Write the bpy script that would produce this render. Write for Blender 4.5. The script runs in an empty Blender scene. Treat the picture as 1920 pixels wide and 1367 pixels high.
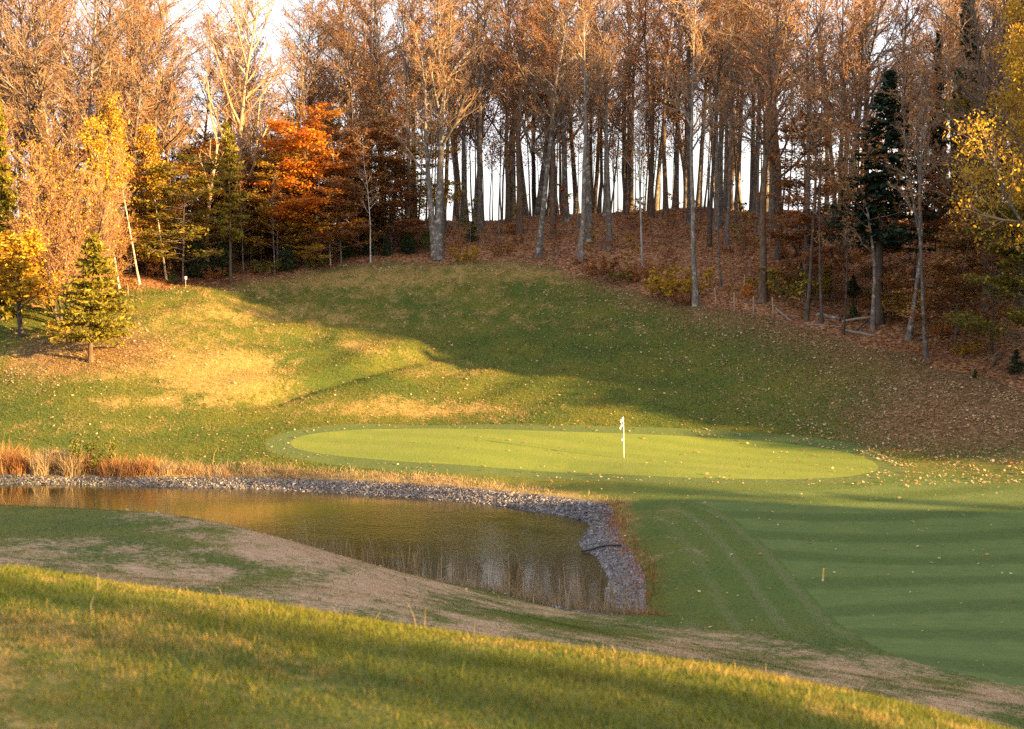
import bpy, math, random
import numpy as np
from mathutils import Vector, Matrix
from mathutils.geometry import delaunay_2d_cdt

# ---------------------------------------------------------------- camera, sky, sun, exposure
sc = bpy.context.scene
COL = sc.collection
rng = np.random.default_rng(11)
random.seed(11)
R = math.radians

F_PX, CAM_H, PITCH = 2788.0, 10.5, math.atan((683.5 - 520.0) / 2788.0)
cam_d = bpy.data.cameras.new('camera')
cam = bpy.data.objects.new('camera', cam_d)
COL.objects.link(cam)
cam.location = (0, 0, CAM_H)
cam.rotation_euler = (math.pi / 2 - PITCH, 0, 0)
cam_d.sensor_fit = 'HORIZONTAL'
cam_d.sensor_width = 36.0
cam_d.lens = 36.0 * F_PX / 1920.0
cam_d.clip_start, cam_d.clip_end = 0.1, 6000.0
cam_d.dof.use_dof = True
cam_d.dof.focus_distance = 78.0
cam_d.dof.aperture_fstop = 3.4
sc.camera = cam

SUN_EL = R(11.0)
SH = np.array([0.864, -0.503])                      # horizontal direction towards the sun
SUN_AZ = math.atan2(SH[0], SH[1])                   # clockwise from +Y
sun_vec = Vector((SH[0] * math.cos(SUN_EL), SH[1] * math.cos(SUN_EL), math.sin(SUN_EL)))
sun_d = bpy.data.lights.new('sun', 'SUN')
sun_d.energy = 5.0
sun_d.angle = R(0.6)
sun_d.color = (1.0, 0.61, 0.23)
sun = bpy.data.objects.new('sun', sun_d)
sun.rotation_euler = (-sun_vec).to_track_quat('-Z', 'Y').to_euler()
sun.location = (60, -40, 60)
COL.objects.link(sun)

world = bpy.data.worlds.new('World')
sc.world = world
world.use_nodes = True
wn, wl = world.node_tree.nodes, world.node_tree.links
wn.clear()
w_out = wn.new('ShaderNodeOutputWorld')
w_bg = wn.new('ShaderNodeBackground')
w_bg.inputs['Strength'].default_value = 0.06
w_sky = wn.new('ShaderNodeTexSky')
w_sky.sky_type = 'NISHITA'
w_sky.sun_disc = False
w_sky.sun_elevation = SUN_EL
w_sky.sun_rotation = SUN_AZ
w_sky.air_density = 1.0
w_sky.dust_density = 1.2
w_sky.ozone_density = 1.0
# thin bright evening cloud veil over the whole sky, patchy
w_tc = wn.new('ShaderNodeTexCoord')
w_map = wn.new('ShaderNodeMapping')
w_map.inputs['Scale'].default_value = (1.0, 1.0, 3.0)
w_noise = wn.new('ShaderNodeTexNoise')
w_noise.inputs['Scale'].default_value = 4.0
w_noise.inputs['Detail'].default_value = 6.0
w_ramp = wn.new('ShaderNodeValToRGB')
w_ramp.color_ramp.elements[0].position = 0.30
w_ramp.color_ramp.elements[0].color = (0.45, 0.45, 0.45, 1)
w_ramp.color_ramp.elements[1].position = 0.62
w_ramp.color_ramp.elements[1].color = (0.92, 0.92, 0.92, 1)
w_mix = wn.new('ShaderNodeMix')
w_mix.data_type = 'RGBA'
w_mix.inputs[7].default_value = (4.6, 4.4, 4.7, 1)
wl.new(w_tc.outputs['Generated'], w_map.inputs['Vector'])
wl.new(w_map.outputs['Vector'], w_noise.inputs['Vector'])
wl.new(w_noise.outputs['Fac'], w_ramp.inputs['Fac'])
wl.new(w_ramp.outputs['Color'], w_mix.inputs[0])
wl.new(w_sky.outputs['Color'], w_mix.inputs[6])
wl.new(w_mix.outputs[2], w_bg.inputs['Color'])
wl.new(w_bg.outputs['Background'], w_out.inputs['Surface'])

sc.view_settings.view_transform = 'Standard'
sc.view_settings.look = 'None'
sc.view_settings.exposure = 2.6
sc.view_settings.gamma = 1.0
sc.view_settings.use_curve_mapping = False
sc.render.engine = 'CYCLES'
sc.cycles.max_bounces = 6
sc.cycles.diffuse_bounces = 3
sc.cycles.glossy_bounces = 3
sc.cycles.transmission_bounces = 3
sc.cycles.transparent_max_bounces = 4
sc.cycles.caustics_reflective = False
sc.cycles.caustics_refractive = False
sc.cycles.use_adaptive_sampling = False
sc.cycles.use_denoising = False
sc.cycles.denoiser = 'OPENIMAGEDENOISE'
sc.cycles.denoising_input_passes = 'RGB_ALBEDO_NORMAL'
sc.cycles.denoising_prefilter = 'ACCURATE'

# ---------------------------------------------------------------- measured rays of the photograph
cp, sp = math.cos(PITCH), math.sin(PITCH)


def ray(px, py):
    """direction through a measured point, scaled so that its forward (Y) component is 1"""
    px = np.asarray(px, float); py = np.asarray(py, float)
    cx = (px - 960.0) / F_PX; cy = (683.5 - py) / F_PX
    dy = cp + cy * sp
    return cx / dy, (cy * cp - sp) / dy


def at(px, py, Y):
    rx, rz = ray(px, py)
    return (float(rx) * Y, Y, CAM_H + float(rz) * Y)


def to_px(x, y, z):
    dz = z - CAM_H
    fwd = np.maximum(y * cp - dz * sp, 0.05)
    up = y * sp + dz * cp
    return 960 + F_PX * x / fwd, 683.5 - F_PX * up / fwd


# ---------------------------------------------------------------- terrain height
ctrl = []


def P(px, py, Y):
    ctrl.append(at(px, py, Y))


def W(x, y, z):
    ctrl.append((x, y, z))


# knoll under the camera
for c in [(0, 0, 8.9), (-2, 6, 8.74), (-2.9, 8.5, 8.56), (-3.6, 10.5, 8.36), (-4.1, 12, 8.13), (-4.8, 14, 7.65),
          (-1.8, 11, 8.05), (-2.2, 14, 7.2), (0, 6, 8.66), (0, 8, 8.40), (0, 10, 8.02), (0, 12, 7.40), (0, 14, 6.75),
          (1.2, 7, 8.45), (1.6, 9.3, 7.98), (2.0, 11.5, 7.25), (2.2, 6, 8.32), (2.9, 8.5, 7.86), (3.8, 11, 6.95),
          (-6, 18, 6.55), (0, 18, 5.7), (6.2, 18, 4.75), (-8, 6, 8.8), (-10, 12, 8.3), (7, 6, 7.2), (9, 11, 6.0),
          (0, -8, 9.2), (-12, -6, 9.5), (12, -8, 8.2), (-14, 18, 6.7)]:
    W(*c)
# brown slope and the mound before the pond
for c in [(1920, 1330, 25), (1500, 1260, 26), (1200, 1230, 24), (960, 1190, 26), (960, 1150, 34), (800, 1120, 36),
          (600, 1052, 36), (600, 1110, 28), (280, 962, 42), (0, 948, 44), (0, 1000, 37), (300, 1080, 31), (0, 1045, 30),
          (100, 980, 40), (450, 1003, 39), (820, 1106, 41), (1000, 1145, 41), (1920, 1290, 32), (1920, 1200, 38),
          (1700, 1250, 33), (1200, 1200, 34), (1500, 1200, 37), (1200, 1163, 43), (1920, 1100, 46), (1900, 950, 62),
          (1545, 1090, 47.5), (1400, 1000, 56), (1300, 960, 60.8), (1700, 1050, 52), (1300, 1060, 50), (1600, 950, 63)]:
    P(*c)
# shoreline (water at z = 0), bank top, pond bed
shore_px = [(-700, 905), (-300, 905), (0, 907), (200, 910), (400, 915), (600, 922), (740, 930), (870, 941), (990, 957), (1080, 972),
            (1108, 985), (1095, 1003), (1085, 1016), (1092, 1030), (1125, 1055), (1140, 1080), (1132, 1110), (1122, 1150)]
for p in shore_px:
    rx, rz = ray(*p)
    Y = CAM_H / -float(rz)
    W(float(rx) * Y, Y, 0.0)
near_shore = [(4.1, 45.2), (2.0, 46.6), (0, 48.6), (-3, 50.3), (-6, 52.4), (-12, 57), (-21, 60.5), (-33, 61), (-45, 66)]
for p in near_shore:
    W(p[0], p[1], 0.0)
bank_top = [(-700, 872, 79.0), (-300, 874, 78.2), (0, 886, 76.8), (200, 890, 76.0), (400, 892, 75.3), (600, 897, 74.2), (740, 903, 72.8),
            (870, 911, 71.3), (1000, 925, 69.2), (1100, 938, 66.8), (1152, 944, 65.3), (1160, 1000, 57.6), (1185, 1035, 53.6),
            (1205, 1065, 50.9), (1213, 1100, 48.0), (1205, 1150, 44.3)]
for c in bank_top:
    P(*c)
for c in [(0, 52.5, -1.0), (1.2, 55, -1.1), (1.0, 60, -1.2), (-4, 56, -1.2), (-1, 65, -1.0), (-8, 60, -1.3), (-5, 67, -1.1), (-14, 65, -1.3), (-12, 70, -1.0),
          (-22, 66, -1.3), (-24, 72, -0.9), (-33, 68, -1.2), (-42, 72, -0.8), (2.2, 51, -0.5), (1.8, 48.6, -0.45), (2.0, 63, -.6)]:
    W(*c)
W(-52, 72, 1.0)
# green and its surrounds
for c in [(870, 872, 74.5), (1170, 858, 75.9), (1200, 893, 70.3), (1400, 898, 69.3), (1650, 875, 73.6), (543, 830, 80.9),
          (800, 803, 83.7), (1300, 820, 81.8), (1500, 835, 79.8), (700, 860, 76.5), (1250, 925, 66.4), (1000, 895, 72.6),
          (1800, 900, 69.5), (1750, 860, 75.2), (800, 793, 86), (0, 850, 79.5), (300, 860, 78.2), (500, 868, 76.6)]:
    P(*c)
# hill behind
for c in [(800, 700, 95), (800, 600, 105), (800, 500, 116), (1000, 413, 135), (1250, 398, 135), (850, 428, 134), (650, 425, 137),
          (1400, 800, 83.6), (1400, 700, 90.5), (1400, 600, 98.8), (1400, 540, 105), (1400, 402, 131), (1700, 850, 76.5), (1700, 750, 83.5),
          (1700, 660, 91), (1700, 550, 103), (1700, 418, 129), (1900, 860, 73.5), (1900, 800, 77.5), (1900, 710, 84), (1900, 600, 95),
          (1900, 445, 125), (1100, 760, 87), (1100, 600, 104), (1100, 500, 115), (0, 800, 84), (0, 730, 90), (0, 640, 97), (250, 530, 111),
          (340, 535, 113.5), (250, 700, 91), (500, 800, 84.5), (500, 700, 94), (500, 600, 105), (500, 530, 114), (0, 480, 125),
          (300, 445, 136), (0, 420, 140), (650, 760, 88.5), (170, 675, 92.5)]:
    P(*c)
for c in [(-50, 100, 7.5), (-50, 130, 13), (-50, 84, 3.5), (-80, 110, 10), (-80, 60, 3), (-40, 40, 4.5), (-60, 20, 6),
          (-45, 170, 13), (-15, 172, 13), (15, 172, 13), (45, 172, 13), (75, 160, 14), (-20, 230, 3), (30, 230, 3), (90, 230, 4),
          (-90, 230, 5), (-120, 150, 9)]:
    W(*c)


def uw(u, w, z):
    x = SH[0] * w + (-SH[1]) * u
    y = SH[1] * w + SH[0] * u
    W(x, y, z)


# unseen, off right: ridge and saddle shaped for their shade, then wooded rising ground
for c in [(-25, 40, 15.0), (0, 40, 15.0), (12, 40, 15.4), (20, 40, 17.6), (30, 40, 18.6), (42, 40, 18.4), (52, 40, 17.6), (58, 40, 14.8), (62, 40, 12.0), (66, 40, 8.4), (70, 40, 3.6), (70, 20, 2.2), (70, 60, 4.0), (82, 20, 6.5),
          (84, 45, 8.0), (100, 20, 11), (120, 20, 15), (110, 60, 14), (-25, 70, 12), (20, 70, 11), (50, 70, 8), (54, 18, 3.0), (40, 20, 4.0), (20, 20, 6.5), (-10, 22, 8.2)]:
    uw(*c)
C_ = np.array(ctrl)


def tps(r2):
    return np.where(r2 > 1e-12, 0.5 * r2 * np.log(np.maximum(r2, 1e-12)), 0.0)


_n = len(C_)
_d2 = ((C_[:, None, :2] - C_[None, :, :2]) ** 2).sum(-1)
_A = np.zeros((_n + 3, _n + 3))
_A[:_n, :_n] = tps(_d2) + np.eye(_n) * 0.25
_A[:_n, _n] = 1; _A[:_n, _n + 1:] = C_[:, :2]
_A[_n, :_n] = 1; _A[_n + 1:, :_n] = C_[:, :2].T
_b = np.zeros(_n + 3); _b[:_n] = C_[:, 2]
_w = np.linalg.solve(_A, _b)

_wv = [(rng.uniform(.12, .9), rng.uniform(0, 6.28), rng.uniform(0, 6.28)) for _ in range(16)]


def wob(x, y, lo=.12, hi=.9):
    o = 0
    for k, a, p in _wv:
        k2 = lo + (hi - lo) * (k - .12) / .78
        o = o + np.sin((x * math.cos(a) + y * math.sin(a)) * k2 * 2 + p) * .5 / (1 + 2.5 * k2)
    return o / 3.0


def smooth(e0, e1, x):
    t = np.clip((x - e0) / (e1 - e0), 0, 1)
    return t * t * (3 - 2 * t)


def seg_dist(x, y, pl):
    """distance to a polyline and the arc position of the nearest point"""
    best = np.full(np.shape(x), 1e9); arc = np.zeros(np.shape(x)); side = np.zeros(np.shape(x)); s0 = 0
    for (x0, y0), (x1, y1) in zip(pl[:-1], pl[1:]):
        dx, dy = x1 - x0, y1 - y0
        L = math.hypot(dx, dy)
        t = np.clip(((x - x0) * dx + (y - y0) * dy) / (L * L), 0, 1)
        d = np.hypot(x - x0 - t * dx, y - y0 - t * dy)
        m = d < best
        best = np.where(m, d, best); arc = np.where(m, s0 + t * L, arc)
        side = np.where(m, dx * (y - y0) - dy * (x - x0), side)
        s0 += L
    return best, arc, side


def H_raw(x, y):
    x = np.asarray(x, float); y = np.asarray(y, float)
    sh = x.shape
    xf, yf = x.ravel(), y.ravel()
    out = np.empty(len(xf))
    for i in range(0, len(xf), 8000):
        r2 = (xf[i:i + 8000, None] - C_[None, :, 0]) ** 2 + (yf[i:i + 8000, None] - C_[None, :, 1]) ** 2
        out[i:i + 8000] = tps(r2) @ _w[:_n] + _w[_n] + _w[_n + 1] * xf[i:i + 8000] + _w[_n + 2] * yf[i:i + 8000]
    out = out.reshape(sh)
    far = smooth(140, 330, np.hypot(x, y - 60))
    out = np.clip(out, -1.6, 24)
    return out * (1 - far) + 2.0 * far


SWALE = None


def H(x, y):
    z = H_raw(x, y)
    hill = smooth(84, 95, y) * (1 - smooth(200, 260, y))
    z = z + hill * wob(x, y) * .55
    if SWALE is not None:
        d, arc, side = seg_dist(np.asarray(x, float), np.asarray(y, float), SWALE)
        L = sum(math.hypot(b[0] - a[0], b[1] - a[1]) for a, b in zip(SWALE[:-1], SWALE[1:]))
        fade = smooth(0, 6, arc) * smooth(0, 8, L - arc)
        z = z - .42 * np.exp(-(d / 1.0) ** 2) * fade + .22 * np.exp(-((d - 2.2) / 1.6) ** 2) * (side > 0) * fade
    return z


def hit(px, py, y0=3.0, y1=240.0, step=.2):
    """where the rays through measured points meet the ground"""
    rx, rz = ray(np.atleast_1d(px), np.atleast_1d(py))
    Ys = np.arange(y0, y1, step)
    out = []
    for a, b in zip(rx, rz):
        g = H(a * Ys, Ys) - (CAM_H + b * Ys)
        k = np.argmax(g > 0) if (g > 0).any() else len(Ys) - 1
        k = max(k, 1)
        t = g[k - 1] / (g[k - 1] - g[k] + 1e-9)
        Y = Ys[k - 1] + np.clip(t, 0, 1) * step
        out.append((a * Y, Y))
    return out


SWALE = hit([400, 470, 545, 610, 690, 770, 850, 930, 1000], [780, 758, 738, 716, 692, 672, 655, 645, 635], y0=60)


# ---------------------------------------------------------------- node helpers
class NT:
    def __init__(self, name):
        self.m = bpy.data.materials.new(name)
        self.m.use_nodes = True
        self.t = self.m.node_tree
        self.t.nodes.clear()
        self.out = self.t.nodes.new('ShaderNodeOutputMaterial')

    def n(self, typ, ins=None, **kw):
        nd = self.t.nodes.new('ShaderNode' + typ)
        for k, v in kw.items():
            setattr(nd, k, v)
        for k, v in (ins or {}).items():
            self.set(nd.inputs[k], v)
        return nd

    def set(self, sock, v):
        if isinstance(v, bpy.types.NodeSocket):
            self.t.links.new(v, sock)
        else:
            if isinstance(v, (tuple, list)) and len(v) == 3 and sock.type == 'RGBA':
                v = (*v, 1)
            sock.default_value = v

    def noise(self, vec, scale, detail=4, rough=.55, dist=0.0):
        return self.n('TexNoise', {'Vector': vec, 'Scale': scale, 'Detail': detail, 'Roughness': rough, 'Distortion': dist}).outputs['Fac']

    def scale(self, vec, s):
        return self.n('Mapping', {'Vector': vec, 'Scale': s}).outputs['Vector']

    def math(self, op, a, b=0.0, c=None, clamp=False):
        nd = self.n('Math', operation=op, use_clamp=clamp)
        self.set(nd.inputs[0], a); self.set(nd.inputs[1], b)
        if c is not None:
            self.set(nd.inputs[2], c)
        return nd.outputs[0]

    def sstep(self, x, a, b):
        return self.n('MapRange', {'Value': x, 'From Min': a, 'From Max': b}, interpolation_type='SMOOTHSTEP').outputs[0]

    def mix(self, f, a, b, blend='MIX'):
        nd = self.n('Mix', data_type='RGBA', blend_type=blend)
        self.set(nd.inputs[0], f); self.set(nd.inputs[6], a); self.set(nd.inputs[7], b)
        return nd.outputs[2]

    def ramp(self, f, stops):
        nd = self.n('ValToRGB')
        cr = nd.color_ramp
        while len(cr.elements) < len(stops):
            cr.elements.new(.5)
        for e, (p, c) in zip(cr.elements, stops):
            e.position = p; e.color = (*c, 1)
        self.set(nd.inputs[0], f)
        return nd.outputs[0]

    def attr(self, name):
        return self.n('Attribute', attribute_name=name).outputs['Fac']

    def pos(self):
        return self.n('NewGeometry').outputs['Position']

    def bump(self, h, strength, dist):
        return self.n('Bump', {'Height': h, 'Strength': strength, 'Distance': dist}).outputs[0]

    def bsdf(self, col, rough=.9, normal=None, spec=.2, trans=None, **kw):
        b = self.n('BsdfPrincipled', {'Base Color': col, 'Roughness': rough, 'Specular IOR Level': spec})
        for k, v in kw.items():
            self.set(b.inputs[k.replace('_', ' ')], v)
        if normal is not None:
            self.set(b.inputs['Normal'], normal)
        sh = b.outputs[0]
        if trans:
            tr = self.n('BsdfTranslucent', {'Color': col})
            mx = self.n('MixShader', {0: trans})
            self.t.links.new(sh, mx.inputs[1]); self.t.links.new(tr.outputs[0], mx.inputs[2])
            sh = mx.outputs[0]
        self.t.links.new(sh, self.out.inputs['Surface'])
        return self.m


def turf(name, blades=False, kind='rough'):
    m = NT(name)
    p = m.pos()
    big = m.noise(p, .22, 5)
    mid = m.noise(m.scale(p, (1, .55, 1)), 1.1, 5, .6)
    fine = m.noise(m.scale(p, (1, .8, 1)), 7.0, 4, .65)
    vfine = m.noise(p, 31.0, 2, .6)
    if kind == 'green':
        g = m.mix(m.sstep(big, .35, .65), (.135, .185, .020), (.170, .205, .024))
        g = m.mix(m.sstep(mid, .3, .75), g, (.122, .172, .022))
        sep = m.n('SeparateXYZ', {0: p})
        lane = m.math('ADD', m.math('MULTIPLY', sep.outputs[0], 1.1), m.math('MULTIPLY', sep.outputs[1], 2.4))
        lane = m.math('ADD', lane, m.math('MULTIPLY', m.math('SUBTRACT', mid, .5), 2.2))
        g = m.mix(m.math('MULTIPLY', m.sstep(m.math('SINE', lane), -.5, .8), .55), g, (.100, .155, .016))
        g = m.mix(m.math('MULTIPLY', m.sstep(m.noise(p, .55, 5, .6), .5, .72), .45), g, (.15, .16, .045))
        g = m.mix(m.math('MULTIPLY', m.sstep(fine, .3, .8), .35), g, (.19, .19, .05))
    elif kind == 'collar':
        g = m.mix(m.sstep(mid, .3, .7), (.058, .100, .024), (.078, .115, .026))
        g = m.mix(m.math('MULTIPLY', m.sstep(fine, .3, .8), .5), g, (.10, .12, .04))
    elif kind == 'fairway':
        g = m.mix(m.sstep(mid, .3, .7), (.072, .126, .026), (.096, .146, .034))
        st = m.math('SINE', m.math('ADD', m.attr('mow'), m.math('MULTIPLY', m.math('SUBTRACT', mid, .5), 1.5)))
        g = m.mix(m.math('MULTIPLY', m.sstep(st, -.3, .9), .75), g, (.034, .076, .008))
        g = m.mix(m.math('MULTIPLY', m.sstep(fine, .35, .8), .6), g, (.13, .135, .05))
        g = m.mix(m.math('MULTIPLY', m.sstep(m.noise(m.scale(p, (.35, 1.6, 1)), 2.2, 5, .7), .45, .75), .45), g, (.045, .075, .018))
    else:
        g = m.mix(m.sstep(big, .35, .62), (.052, .094, .010), (.112, .124, .013))
        g = m.mix(m.math('MULTIPLY', m.sstep(mid, .42, .72), .75), g, (.034, .066, .008))
        g = m.mix(m.math('MULTIPLY', m.sstep(fine, .40, .8), .6), g, (.17, .145, .035))
    if kind in ('rough', 'fairway', 'collar'):
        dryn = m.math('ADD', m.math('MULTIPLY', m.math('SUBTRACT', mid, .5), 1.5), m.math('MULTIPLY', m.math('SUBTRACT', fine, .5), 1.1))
        dm = m.sstep(m.math('ADD', m.attr('dry'), dryn), .30, .85)  # straw cover; the attribute also carries gold painted for the sunlit slope
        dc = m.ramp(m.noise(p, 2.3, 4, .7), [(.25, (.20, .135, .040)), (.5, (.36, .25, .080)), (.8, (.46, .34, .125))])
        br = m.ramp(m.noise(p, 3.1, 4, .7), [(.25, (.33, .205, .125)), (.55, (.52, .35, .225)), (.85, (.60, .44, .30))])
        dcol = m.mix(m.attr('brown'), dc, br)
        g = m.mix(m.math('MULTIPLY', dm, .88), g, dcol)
        ln = m.noise(p, 5.0, 3, .75)
        lm = m.sstep(m.math('ADD', m.attr('litter'), m.math('MULTIPLY', m.math('SUBTRACT', ln, .5), 2.0)), .42, .8)
        vor = m.n('TexVoronoi', {'Vector': p, 'Scale': 7.0})
        lc = m.ramp(m.n('SeparateColor', {0: vor.outputs['Color']}).outputs[0],
                    [(0, (.10, .045, .028)), (.4, (.19, .082, .048)), (.75, (.27, .13, .075)), (1, (.36, .22, .13))])
        g = m.mix(m.math('MULTIPLY', lm, .9), g, lc)
    if kind == 'rough':
        fg_ = m.mix(m.sstep(mid, .3, .7), (.066, .116, .022), (.092, .136, .030))
        g = m.mix(m.math('MULTIPLY', m.attr('edge'), .85), g, fg_)
    if kind == 'rough' and not blades:
        # mowing lines in the rough beside the fairway
        st = m.math('SINE', m.math('ADD', m.attr('mow'), m.math('MULTIPLY', m.math('SUBTRACT', mid, .5), 2.5)))
        g = m.mix(m.math('MULTIPLY', m.sstep(st, .2, 1.0), m.math('MULTIPLY', m.attr('mowamt'), .34)), g, (.17, .17, .085))
    g = m.mix(m.math('MULTIPLY', m.sstep(vfine, .3, .75), .30), g, m.mix(.5, g, (.02, .03, .01)))
    if blades:
        isl = m.n('NewGeometry').outputs['Random Per Island']
        g = m.mix(1.0, g, m.ramp(isl, [(0, (.72, .72, .72)), (.5, (1.1, 1.1, 1.0)), (1, (1.5, 1.42, 1.2))]), 'MULTIPLY')
        return m.bsdf(g, .65, None, .25, trans=.35)
    h = m.math('ADD', m.math('MULTIPLY', fine, .6), m.math('MULTIPLY', vfine, .4))
    dist = {'green': .05, 'collar': .08, 'fairway': .10}.get(kind, .16)
    return m.bsdf(g, .85, m.bump(h, .9, dist), .15, Sheen_Weight=.12, Sheen_Roughness=.5, Sheen_Tint=m.mix(.5, g, (.5, .5, .25)))


def mat_floor():
    m = NT('leaf_litter')
    p = m.pos()
    vor = m.n('TexVoronoi', {'Vector': p, 'Scale': 6.0})
    vor2 = m.n('TexVoronoi', {'Vector': p, 'Scale': 2.2})
    r = m.n('SeparateColor', {0: vor.outputs['Color']}).outputs[0]
    c = m.ramp(r, [(0, (.11, .055, .030)), (.35, (.20, .098, .052)), (.7, (.29, .15, .078)), (1, (.40, .25, .14))])
    n1 = m.noise(p, .35, 5)
    n2 = m.noise(p, 1.7, 5, .7)
    c = m.mix(m.sstep(n1, .45, .75), c, m.mix(.6, c, (.09, .042, .03)))
    c = m.mix(m.math('MULTIPLY', m.sstep(n2, .55, .8), .6), c, (.05, .032, .022))
    c = m.mix(m.math('MULTIPLY', m.sstep(m.noise(p, .8, 4), .62, .75), .5), c, (.06, .075, .022))
    h = m.math('ADD', r, m.math('MULTIPLY', n2, 1.5))
    return m.bsdf(c, .9, m.bump(h, .8, .12), .15)


def mat_shore():
    m = NT('bank_gravel')
    p = m.pos()
    vor = m.n('TexVoronoi', {'Vector': p, 'Scale': 11.0})
    r = m.n('SeparateColor', {0: vor.outputs['Color']}).outputs[0]
    c = m.ramp(r, [(0, (.05, .048, .052)), (.5, (.12, .115, .12)), (1, (.26, .25, .26))])
    c = m.mix(m.math('MULTIPLY', m.sstep(m.noise(p, .9, 4), .5, .7), .5), c, (.10, .075, .055))
    return m.bsdf(c, .8, m.bump(vor.outputs['Distance'], .8, .08), .3)


def mat_stone():
    m = NT('bank_stone')
    r = m.n('NewGeometry').outputs['Random Per Island']
    c = m.ramp(r, [(0, (.035, .034, .038)), (.45, (.095, .092, .098)), (.8, (.18, .175, .18)), (.95, (.32, .30, .28)), (1, (.48, .45, .41))])
    c = m.mix(m.math('MULTIPLY', m.noise(m.pos(), 14, 3), .5), c, (.10, .08, .07))
    return m.bsdf(c, .65, None, .4)


def mat_water():
    m = NT('pond_water')
    p = m.pos()
    n1 = m.noise(m.scale(p, (1.0, 1.0, 1)), 4.5, 3, .6)
    n2 = m.noise(m.scale(p, (1.0, .7, 1)), 1.1, 3, .5)
    calm = m.sstep(m.noise(p, .11, 2), .38, .6)
    h = m.math('ADD', m.math('MULTIPLY', n1, .5), m.math('MULTIPLY', n2, .5))
    nm = m.n('Bump', {'Height': h, 'Strength': m.math('ADD', m.math('MULTIPLY', calm, .20), .07), 'Distance': .10}).outputs[0]
    return m.bsdf((.046, .036, .011), .05, nm, .5, IOR=1.33)


def mat_bark(name, c0, c1, c2, spots=0.0, scale=9.0):
    m = NT(name)
    tc = m.n('TexCoord').outputs['Object']
    p = m.scale(tc, (1, 1, .28))
    rnd = m.n('ObjectInfo').outputs['Random']
    c = m.ramp(m.noise(p, scale, 4, .65), [(.3, c0), (.5, c1), (.75, c2)])
    c = m.mix(1.0, c, m.ramp(rnd, [(0, (.7, .68, .66)), (1, (1.25, 1.22, 1.18))]), 'MULTIPLY')
    if spots:
        c = m.mix(m.math('MULTIPLY', m.sstep(m.noise(tc, 2.6, 4, .7), .52, .62), spots), c, (.42, .41, .38))
    return m.bsdf(c, .9, m.bump(m.noise(p, scale * 2, 3), .6, .05), .15)


def mat_leaf(name, stops, trans=.4, jitter=True):
    m = NT(name)
    isl = m.n('NewGeometry').outputs['Random Per Island']
    rnd = m.n('ObjectInfo').outputs['Random']
    f = m.math('ADD', isl, m.math('MULTIPLY', m.math('SUBTRACT', rnd, .5), .35 if jitter else .05), clamp=True)
    # whole sprays turn before others: colour drifts through the crown
    big = m.noise(m.n('TexCoord').outputs['Object'], .55, 3, .6)
    f = m.math('ADD', f, m.math('MULTIPLY', m.math('SUBTRACT', big, .5), 1.1), clamp=True)
    c = m.ramp(f, stops)
    return m.bsdf(c, .6, None, .2, trans=trans)


def mat_plain(name, col, rough=.6, spec=.3, noise=.25, metallic=0.0):
    m = NT(name)
    n = m.noise(m.n('TexCoord').outputs['Object'], 22, 4, .65)
    c = m.mix(m.math('MULTIPLY', n, noise), col, tuple(v * .45 for v in col))
    return m.bsdf(c, rough, m.bump(n, .2, .01), spec, Metallic=metallic)


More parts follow.
